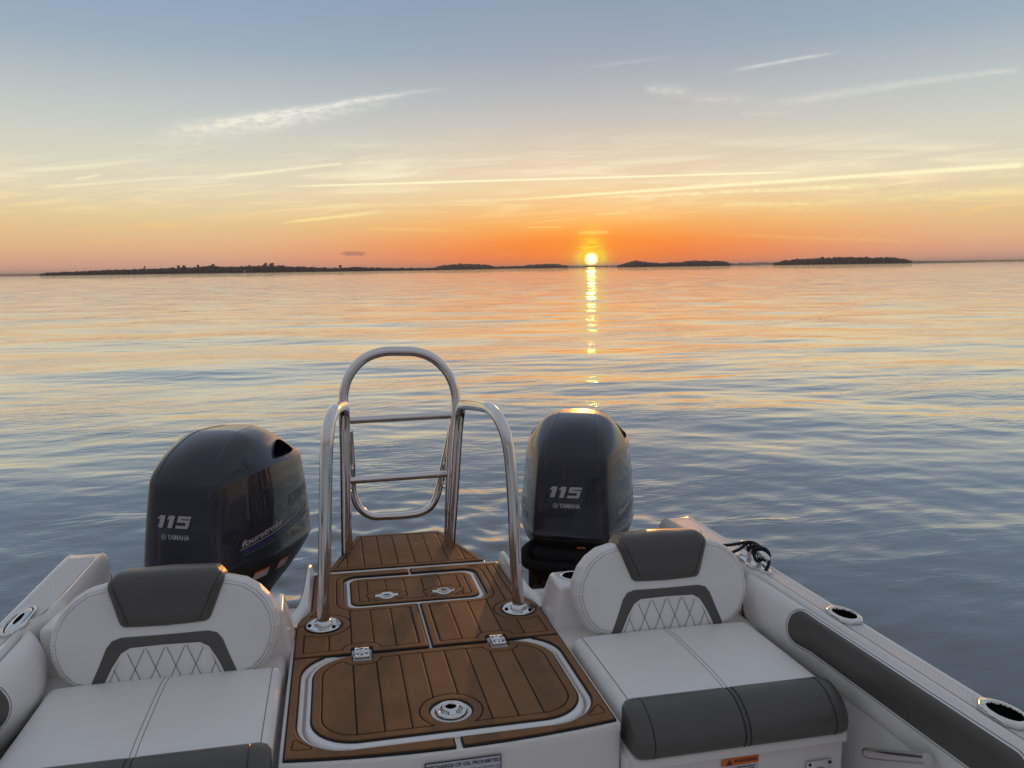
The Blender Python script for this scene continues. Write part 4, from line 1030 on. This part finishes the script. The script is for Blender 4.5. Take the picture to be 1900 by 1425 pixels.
def island(name, D, pxs, hts, label, seed, wood_mat, back=40.0, marsh=(0, 0), lab_land=None, density=1.0):
    r = np.random.default_rng(seed); k = D / 1424.0
    us = np.array([U_of(p_) for p_ in pxs]); mb = MB()
    at = lambda u, dd, z: np.array([*(C2 + FWD * (D + dd) + RGT * u * (D + dd)), z])
    # low land
    n = 60; u0, u1 = us[0] - marsh[0] / 1424, us[-1] + marsh[1] / 1424; R = []
    for q in range(n + 1):
        u = u0 + (u1 - u0) * q / n; e = math.sin(math.pi * q / n) ** 0.4; w = (back + 30) * e + 1
        R.append([at(u, -w * 0.5 - 12 * e, -0.6), at(u, -w * 0.5, 0.25 * e), at(u, -w * 0.25, 0.7 * e + 0.15), at(u, w * 0.9, 1.2 * e), at(u, w, -0.6)])
    loft(mb, R, 0, caps=(False, False), closed=False)
    o = bpy.data.objects.new('island', mb.mesh('island', [M_LAND])); COL.objects.link(o); o['kind'] = 'structure'
    mb = MB(); L = (us[-1] - us[0]) * D; n = int(L / 2.6 * density)
    for q in range(n):
        u = us[0] + (us[-1] - us[0]) * (q + r.uniform(0, 1)) / n; h = np.interp(u, us, hts) * k * r.uniform(0.84, 1.04)
        if h < 0.6: continue
        rx = min(r.uniform(2.2, 4.6) * (k / 0.95), h * 0.7 + 0.6); dd = r.uniform(-back * 0.3, back * 0.6)
        crown(mb, at(u, dd, h - rx * 0.75), rx, rx * r.uniform(0.7, 1.0), r, 10)
        crown(mb, at(u + r.normal(0, 1.5) / D, dd, max(0.6, h * 0.45)), rx * 1.05, max(h * 0.5, 0.8), r, 2)
    w = bpy.data.objects.new('woods', mb.mesh('woods', [wood_mat], sharp=0)); COL.objects.link(w); w['kind'] = 'stuff'; w['label'] = label; w['category'] = 'woods'
    return at, k
MAIN = 1300.0
atL, kL = island('island', MAIN, [75, 95, 120, 160, 200, 240, 280, 310, 340, 400, 440, 470, 500, 520, 545, 580, 610, 635, 660, 690, 735, 770, 812], [4, 6, 6.5, 7.5, 9, 9.5, 10, 11, 12, 13, 12, 13, 13.5, 12.5, 10, 9, 7, 7, 8, 6.5, 5, 4.2, 4], 'dark woods on the longest island, left of the small purple cloud', 3, M_WOOD, marsh=(80, 70))
island('island', 1900.0, [805, 820, 850, 880, 905, 918], [4, 8, 10, 10, 8, 4], 'small dark wooded islet left of the setting sun', 4, M_WOOD, marsh=(10, 60))
island('island', 2100.0, [915, 940, 970, 985, 1015, 1035, 1052], [4, 4, 4.5, 6.5, 8, 7, 4], 'lowest dark wooded islet, nearest the sun on its left', 5, M_WOOD, marsh=(70, 30))
island('island', 1700.0, [1147, 1165, 1180, 1200, 1225, 1260, 1290, 1320, 1345, 1352], [4, 9, 11, 9, 6.5, 8, 10.5, 10, 8, 4], 'double humped wooded islet right of the setting sun', 6, M_WOOD, marsh=(10, 60))
island('island', 1500.0, [1437, 1455, 1480, 1530, 1580, 1620, 1660, 1690], [4, 8.5, 11, 13, 13, 12, 11, 5], 'long low wooded island farthest right', 8, M_WOOD, marsh=(10, 120))
# far shore
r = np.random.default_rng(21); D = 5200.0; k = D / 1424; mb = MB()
at = lambda u, dd, z: np.array([*(C2 + FWD * (D + dd) + RGT * u * (D + dd)), z])
R = []
for q in range(121):
    u = -1.0 + 2.0 * q / 120; R.append([at(u, -60, -1), at(u, -50, 0.8), at(u, 200, 1.5), at(u, 220, -1)])
loft(mb, R, 0, caps=(False, False), closed=False)
o = bpy.data.objects.new('far_shore', mb.mesh('far_shore', [M_LAND])); COL.objects.link(o); o['kind'] = 'structure'
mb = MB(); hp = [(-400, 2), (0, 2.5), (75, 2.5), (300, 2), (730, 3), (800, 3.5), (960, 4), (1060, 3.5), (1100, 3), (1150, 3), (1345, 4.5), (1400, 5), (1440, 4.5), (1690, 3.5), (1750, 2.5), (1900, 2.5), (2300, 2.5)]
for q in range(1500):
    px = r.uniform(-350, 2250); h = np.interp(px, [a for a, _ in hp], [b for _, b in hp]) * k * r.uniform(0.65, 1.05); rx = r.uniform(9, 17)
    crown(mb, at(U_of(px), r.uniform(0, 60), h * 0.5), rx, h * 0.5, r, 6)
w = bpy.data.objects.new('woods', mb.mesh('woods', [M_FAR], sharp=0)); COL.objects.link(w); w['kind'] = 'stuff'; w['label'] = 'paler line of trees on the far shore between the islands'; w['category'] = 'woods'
# tall pines standing clear of the left island's woods
def pine(px, hpx, wpx, label, seed):
    r = np.random.default_rng(seed); b = atL(U_of(px), r.uniform(-8, 4), 0.8); h = hpx * kL
    t_ = bpy.data.objects.new('pine_tree', None); COL.objects.link(t_); t_.location = b; t_['label'] = label; t_['category'] = 'tree'; t_['group'] = 'tall pines on the left island'
    mb = MB(); tube(mb, smooth_path([(0, 0, 0), (r.normal(0, 0.2), 0, h * 0.5), (r.normal(0, 0.3), 0, h * 0.96)], 5), np.linspace(0.42, 0.16, 11), 7)
    for q in range(5):
        z = h * r.uniform(0.7, 0.95); a = r.uniform(0, 6.28); tube(mb, [(0, 0, z), (math.cos(a) * wpx * kL * 0.35, math.sin(a) * wpx * kL * 0.35, z + h * 0.05)], [0.12, 0.05], 5)
    o1 = bpy.data.objects.new('trunk', mb.mesh('trunk', [M_TRUNK])); COL.objects.link(o1); o1.parent = t_
    mb = MB()
    for q in range(11):
        f = r.uniform(0.62, 0.98); a = r.uniform(0, 6.28); rr = wpx * kL * 0.42 * r.uniform(0.1, 1) * (1.25 - f); crown(mb, (math.cos(a) * rr, math.sin(a) * rr, h * f), wpx * kL * r.uniform(0.15, 0.30) * (1.5 - 0.7 * f), h * r.uniform(0.04, 0.08), r, 16)
    o2 = bpy.data.objects.new('crown', mb.mesh('crown', [M_WOOD], sharp=0)); COL.objects.link(o2); o2.parent = t_
for a in ((268, 13.5, 7, 'slender lone pine above the low left part of the woods', 1), (331, 14.5, 8, 'left pine of a close pair above the woods', 2), (341, 15, 9, 'right pine of a close pair above the woods', 3), (367, 15, 7, 'single pine just right of the close pair', 4),
          (395, 16, 11, 'broad crowned pine between the pair and the tall cluster', 5), (492, 16.5, 11, 'left pine of the tallest cluster above the woods', 6), (504, 17, 13, 'right pine of the tallest cluster above the woods', 7), (631, 11, 8, 'short tree on the low right end of the woods', 8)): pine(*a)

# ================================================================== SKY
world = bpy.data.worlds.new('World'); scene.world = world; world.use_nodes = True
wt = world.node_tree; wt.nodes.clear(); t = NT(wt)
out = t.n('ShaderNodeOutputWorld'); bg = t.n('ShaderNodeBackground'); wt.links.new(bg.outputs[0], out.inputs[0])
dirv = t.v('NORMALIZE', t.n('ShaderNodeTexCoord').outputs['Generated']); dx, dy, dz = t.sep(dirv)
el = t.m('MULTIPLY', t.m('ARCSINE', dz), 180 / math.pi)
# tangent-plane coordinates round the view's heading (the sky is infinitely far)
rx = t.m('SUBTRACT', t.m('MULTIPLY', dx, math.cos(AZ0)), t.m('MULTIPLY', dy, math.sin(AZ0)))
fy = t.m('ADD', t.m('MULTIPLY', dx, math.sin(AZ0)), t.m('MULTIPLY', dy, math.cos(AZ0)))
fys = t.m('MAXIMUM', fy, 0.05); gu = t.m('DIVIDE', rx, fys); gv = t.m('DIVIDE', dz, fys)
fmask = t.smooth(fy, 0.1, 0.3)
hl = t.m('MAXIMUM', t.m('SQRT', t.m('ADD', t.m('MULTIPLY', dx, dx), t.m('MULTIPLY', dy, dy))), 0.001)
ca = t.m('DIVIDE', t.m('ADD', t.m('MULTIPLY', dx, math.sin(SUN_AZ)), t.m('MULTIPLY', dy, math.cos(SUN_AZ))), hl)
az = t.m('MULTIPLY', t.m('ARCCOSINE', t.m('MINIMUM', t.m('MAXIMUM', ca, -1.0), 1.0)), 180 / math.pi)
e01 = t.m('POWER', t.m('DIVIDE', t.m('MAXIMUM', el, 0.0), 90.0), 0.5)
def eramp(st): return t.ramp(e01, [((max(e, 0) / 90) ** 0.5, lin(*c)) for e, c in st])
rC = eramp([(0, (240, 112, 50)), (1.1, (247, 126, 46)), (1.9, (248, 138, 52)), (3, (246, 170, 88)), (3.9, (243, 187, 118)), (5.7, (238, 211, 165)), (6.8, (230, 208, 177)), (8.7, (213, 202, 183)), (11.2, (188, 188, 188)), (14.7, (154, 168, 182)), (18, (142, 158, 178)), (24, (150, 166, 188)), (33, (165, 172, 183)), (55, (158, 163, 174)), (90, (150, 156, 170))])
rB = eramp([(0, (202, 154, 138)), (0.5, (216, 164, 139)), (1.1, (223, 172, 138)), (1.9, (229, 184, 139)), (3, (229, 195, 145)), (3.9, (228, 205, 159)), (5.7, (226, 214, 184)), (6.8, (219, 213, 190)), (8.7, (209, 209, 195)), (11.2, (188, 196, 196)), (14.7, (156, 173, 188)), (18, (143, 163, 187)), (24, (150, 166, 188)), (33, (165, 172, 183)), (55, (158, 163, 174)), (90, (150, 156, 170))])
rA = eramp([(0, (104, 102, 112)), (3, (124, 122, 134)), (8, (138, 134, 145)), (15, (144, 144, 156)), (33, (152, 154, 162)), (55, (153, 158, 168)), (90, (150, 156, 170))])
sky = t.mix(t.smooth(az, 1.0, 29.0), rC, rB); sky = t.mix(t.smooth(az, 45.0, 140.0), sky, rA)
# clouds: high cirrus sheets and contrails
warp = t.noise(t.comb(t.m('MULTIPLY', gu, 9.0), t.m('MULTIPLY', gv, 22.0), 0.0), 1.0, 4, 0.6)
def wv(k): return t.m('MULTIPLY', t.m('SUBTRACT', warp, 0.5), k)
cl_hi = lin(226, 224, 216); acc = None
fine = t.noise(t.comb(t.m('MULTIPLY', gu, 60.0), t.m('MULTIPLY', gv, 160.0), 3.0), 1.0, 5, 0.65)
def streak(u0, v0, u1, v1, w0, w1, s, fall=(0.15, 0.15), wob=0.004, patch=0.5, fade0=0.0):
    global acc
    L = math.hypot(u1 - u0, v1 - v0); c, sn = (u1 - u0) / L, (v1 - v0) / L
    a = t.m('SUBTRACT', gu, u0); b = t.m('SUBTRACT', gv, v0)
    x = t.m('DIVIDE', t.m('ADD', t.m('MULTIPLY', a, c), t.m('MULTIPLY', b, sn)), L)
    y = t.m('ADD', t.m('SUBTRACT', t.m('MULTIPLY', b, c), t.m('MULTIPLY', a, sn)), wv(wob))
    w = t.m('MULTIPLY_ADD', t.m('MINIMUM', t.m('MAXIMUM', x, 0.0), 1.0), w1 - w0, w0)
    g = t.m('DIVIDE', y, w); g = t.m('POWER', 2.718, t.m('MULTIPLY', t.m('MULTIPLY', g, g), -1.0))
    ends = t.m('MULTIPLY', t.smooth(x, 0.0, fall[0]), t.m('SUBTRACT', 1.0, t.smooth(x, 1 - fall[1], 1.0)))
    k = t.m('MULTIPLY', t.m('MULTIPLY', g, ends), s)
    if patch: k = t.m('MULTIPLY', k, t.m('MULTIPLY_ADD', t.smooth(fine, 0.3, 0.7), patch, 1 - patch))
    acc = k if acc is None else t.m('ADD', acc, k)
P_ = 1 / 1424
streak(-0.4618, 0.1700, -0.0551, 0.2266, 9 * P_, 3 * P_, 1.0, (0.35, 0.3), 0.010, 0.75)
streak(-0.47, 0.163, -0.18, 0.203, 20 * P_, 9 * P_, 0.62, (0.4, 0.4), 0.018, 0.85)
streak(-0.36, 0.172, -0.10, 0.214, 13 * P_, 5 * P_, 0.5, (0.3, 0.4), 0.020, 0.95)
streak(-0.4332, 0.1124, -0.209, 0.1338, 4 * P_, 2.2 * P_, 0.85, (0.5, 0.02), 0.002, 0.4)
streak(-0.552, 0.1187, -0.5127, 0.1241, 2.2 * P_, 2.2 * P_, 0.8, (0.2, 0.2), 0.006, 0.5)
streak(-0.3039, 0.1060, 0.3927, 0.1156, 1.6 * P_, 1.9 * P_, 1.25, (0.12, 0.12), 0.0004, 0.2)
streak(-0.0378, 0.0836, 0.6516, 0.1200, 1.8 * P_, 4.4 * P_, 1.25, (0.2, 0.01), 0.0006, 0.25)
streak(0.1027, 0.0864, 0.4756, 0.0979, 1.8 * P_, 5 * P_, 1.0, (0.1, 0.1), 0.003, 0.8)
streak(0.2666, 0.2370, 0.4194, 0.2603, 3 * P_, 2.6 * P_, 0.62, (0.3, 0.35), 0.002, 0.4)
streak(0.165, 0.2200, 0.235, 0.213, 7 * P_, 9 * P_, 0.5, (0.25, 0.4), 0.008, 0.9)
streak(0.215, 0.208, 0.325, 0.203, 9 * P_, 6 * P_, 0.42, (0.3, 0.5), 0.010, 0.9)
streak(0.30, 0.196, 0.6415, 0.2376, 8 * P_, 5 * P_, 0.42, (0.25, 0.05), 0.008, 0.6)
streak(0.2814, 0.1850, 0.37, 0.189, 5 * P_, 3 * P_, 0.25, (0.3, 0.5), 0.006, 0.8)
streak(-0.2998, 0.0604, -0.1479, 0.0751, 2.4 * P_, 3.2 * P_, 0.9, (0.2, 0.3), 0.002, 0.4)
streak(0.3122, 0.0721, 0.6541, 0.0907, 7 * P_, 7 * P_, 0.45, (0.2, 0.05), 0.008, 0.85)
streak(0.26, 0.0765, 0.40, 0.0755, 4 * P_, 3 * P_, 0.6, (0.2, 0.5), 0.004, 0.7)
streak(0.0724, 0.2430, 0.225, 0.2580, 4 * P_, 3 * P_, 0.2, (0.4, 0.4), 0.004, 0.7)
streak(0.0166, 0.0512, 0.0786, 0.0510, 1 * P_, 1 * P_, 0.6, (0.2, 0.2), 0.0005, 0.3)
streak(0.0270, 0.0572, 0.0993, 0.0629, 1.2 * P_, 1.2 * P_, 0.6, (0.2, 0.2), 0.0005, 0.8)
streak(0.107, 0.0655, 0.155, 0.068, 1.2 * P_, 1.2 * P_, 0.7, (0.2, 0.2), 0.0005, 0.5)
streak(-0.20, 0.0535, -0.03, 0.0465, 3 * P_, 3 * P_, 0.35, (0.3, 0.4), 0.003, 0.7)
streak(0.25, 0.0400, 0.556, 0.0247, 3 * P_, 3 * P_, 0.35, (0.3, 0.3), 0.004, 0.7)
streak(0.50, 0.140, 0.60, 0.146, 8 * P_, 6 * P_, 0.22, (0.4, 0.4), 0.008, 0.9)
streak(0.083, 0.0437, 0.131, 0.0437, 2.6 * P_, 2.6 * P_, 1.0, (0.2, 0.2), 0.0015, 0.2)
# thin sheets of cirrus between about 4 and 11 degrees
cs = t.noise(t.comb(t.m('MULTIPLY', t.m('ADD', gu, t.m('MULTIPLY', gv, -1.2)), 5.0), t.m('MULTIPLY', t.m('SUBTRACT', gv, t.m('MULTIPLY', gu, 0.035)), 62.0), 1.5), 1.0, 6, 0.62, 0.9)
bandm = t.m('MULTIPLY', t.smooth(gv, 0.045, 0.085), t.m('SUBTRACT', 1.0, t.smooth(gv, 0.115, 0.185)))
sheet = t.m('MULTIPLY', t.m('MULTIPLY', t.smooth(cs, 0.42, 0.74), bandm), 0.95)
low_ = t.m('MULTIPLY', t.m('MULTIPLY', t.smooth(cs, 0.5, 0.8), t.m('SUBTRACT', 1.0, t.smooth(gv, 0.03, 0.075))), 0.22)
cm = t.m('MULTIPLY', t.m('ADD', sheet, low_), fmask, clamp=True)
cm2 = t.m('MULTIPLY', acc, fmask, clamp=True)
ccol = eramp([(0, (255, 190, 90)), (1.5, (255, 184, 96)), (3, (255, 205, 116)), (4.5, (253, 230, 172)), (6, (250, 238, 202)), (8, (240, 233, 206)), (11, (226, 223, 212)), (16, (214, 217, 218)), (90, (190, 200, 215))])
sky = t.mix(cm, sky, ccol)
ccol2 = eramp([(0, (255, 205, 100)), (2.5, (255, 216, 118)), (4, (255, 240, 168)), (6, (255, 248, 205)), (8, (250, 242, 212)), (11, (234, 231, 222)), (16, (222, 225, 226)), (90, (190, 200, 215))])
sky = t.mix(cm2, sky, ccol2)
# small mauve cloud above the long island
ce = t.m('ADD', t.m('POWER', t.m('ABSOLUTE', t.m('DIVIDE', t.m('ADD', gu, 0.2010), 0.0190)), 2.0), t.m('POWER', t.m('ABSOLUTE', t.m('DIVIDE', t.m('SUBTRACT', gv, 0.0212), 0.0033)), 2.0))
cn = t.noise(t.comb(t.m('MULTIPLY', gu, 170.0), t.m('MULTIPLY', gv, 320.0), 0.0), 1.0, 4, 0.6)
cmm = t.m('MULTIPLY', t.m('SUBTRACT', 1.0, t.smooth(t.m('ADD', ce, t.m('MULTIPLY', t.m('SUBTRACT', cn, 0.5), 1.8)), 0.55, 1.05)), 0.75)
sky = t.mix(t.m('MULTIPLY', cmm, fmask), sky, lin(176, 120, 104))
# glow above the sun broken by thin layers, then the disc itself
su, sv = math.tan(SUN_AZ - AZ0), math.tan(SUN_EL) / math.cos(SUN_AZ - AZ0)
du = t.m('SUBTRACT', gu, su); dv = t.m('SUBTRACT', gv, sv + 0.001)
lay = t.noise(t.comb(t.m('MULTIPLY', gu, 40.0), t.m('MULTIPLY', gv, 300.0), 0.0), 1.0, 4, 0.65)
gl = lambda a, b, s: t.m('MULTIPLY', t.m('POWER', 2.718, t.m('MULTIPLY', t.m('ADD', t.m('POWER', t.m('ABSOLUTE', t.m('DIVIDE', du, a)), 2.0), t.m('POWER', t.m('ABSOLUTE', t.m('DIVIDE', dv, b)), 2.0)), -1.0)), s)
g1 = t.m('MULTIPLY', gl(0.0145, 0.025, 2.0), t.m('MULTIPLY_ADD', t.smooth(lay, 0.33, 0.62), 0.75, 0.25))
g1 = t.m('ADD', g1, gl(0.0165, 0.0085, 1.5)); g1 = t.m('MULTIPLY', g1, fmask, clamp=True)
sky = t.mix(g1, sky, (1.0, 0.86, 0.03, 1))
sky = t.mix(t.m('MULTIPLY', gl(0.07, 0.045, 0.42), fmask), sky, (1.0, 0.34, 0.035, 1))
sang = t.m('MULTIPLY', t.m('ARCCOSINE', t.m('MINIMUM', t.v('DOT_PRODUCT', dirv, (math.sin(SUN_AZ) * math.cos(SUN_EL), math.cos(SUN_AZ) * math.cos(SUN_EL), math.sin(SUN_EL))), 1.0)), 180 / math.pi)
disc = t.m('SUBTRACT', 1.0, t.smooth(t.m('ADD', sang, t.m('MULTIPLY', t.m('SUBTRACT', lay, 0.5), 0.35)), 0.12, 0.62))
core = t.m('SUBTRACT', 1.0, t.smooth(sang, 0.06, 0.54))
hot = t.v('ADD', t.v('SCALE', (1.0, 0.60, 0.07)), t.v('SCALE', (1.0, 1.0, 0.85)))
h1 = t.v('SCALE', (1.0, 0.60, 0.07)); t.put(h1.node.inputs['Scale'], t.m('MULTIPLY', disc, 2.2))
h2 = t.v('SCALE', (0.9, 0.9, 0.8)); t.put(h2.node.inputs['Scale'], t.m('MULTIPLY', core, 2.6))
hot = t.v('ADD', h1, h2)
# physical sky as the base light, tinted by the evening colours above
ns = t.n('ShaderNodeTexSky', sky_type='NISHITA'); ns.sun_disc = False; ns.sun_elevation = SUN_EL; ns.sun_rotation = SUN_AZ
ns.air_density = 1.0; ns.dust_density = 2.0; ns.ozone_density = 2.0
nsv = t.v('SCALE', ns.outputs[0]); nsv.node.inputs['Scale'].default_value = 0.012
tot = t.v('ADD', t.v('ADD', sky, hot), nsv)
t.put(bg.inputs['Color'], tot); bg.inputs['Strength'].default_value = 1.0

sun = bpy.data.lights.new('sun', 'SUN'); sun.energy = 1.4; sun.angle = math.radians(0.55); sun.color = (1.0, 0.38, 0.08)
so = bpy.data.objects.new('sun', sun); COL.objects.link(so)
sd = Vector((math.sin(SUN_AZ) * math.cos(SUN_EL), math.cos(SUN_AZ) * math.cos(SUN_EL), math.sin(SUN_EL)))
so.rotation_euler = sd.to_track_quat('Z', 'Y').to_euler(); so.location = (0, 0, 20)

# evening haze lying over the water
mb = MB(); box(mb, (-17000, -17000, -3.0), (17000, 17000, 30.0), 0.0)
HZ = bpy.data.materials.new('evening_haze'); HZ.use_nodes = True; HZ.node_tree.nodes.clear(); t = NT(HZ.node_tree)
ho = t.n('ShaderNodeOutputMaterial'); hv = t.n('ShaderNodeVolumePrincipled'); hv.inputs['Color'].default_value = (0.9, 0.85, 0.82, 1)
hv.inputs['Density'].default_value = 0.00012; hv.inputs['Anisotropy'].default_value = 0.2
HZ.node_tree.links.new(hv.outputs[0], ho.inputs['Volume'])
hz_o = bpy.data.objects.new('haze', mb.mesh('haze', [HZ], sharp=0)); COL.objects.link(hz_o); hz_o['kind'] = 'stuff'

# ================================================================== CAMERA
cam = bpy.data.cameras.new('camera'); co = bpy.data.objects.new('camera', cam); COL.objects.link(co)
cam.sensor_width = 36.0; cam.lens = 36.0 * 1424 / 1900; cam.clip_end = 100000; cam.clip_start = 0.05
Rc = W @ np.stack([CAM_R[:, 0], -CAM_R[:, 1], -CAM_R[:, 2]], 1)
co.matrix_world = Matrix(((*Rc[0], CW[0]), (*Rc[1], CW[1]), (*Rc[2], CW[2]), (0, 0, 0, 1)))
scene.camera = co

scene.view_settings.view_transform = 'Standard'; scene.view_settings.look = 'None'
scene.view_settings.exposure = 0.0; scene.view_settings.gamma = 1.0
cy_ = scene.cycles
cy_.use_denoising = True; cy_.caustics_reflective = False; cy_.caustics_refractive = False
cy_.sample_clamp_direct = 34.0; cy_.max_bounces = 8; cy_.sample_clamp_indirect = 4.0
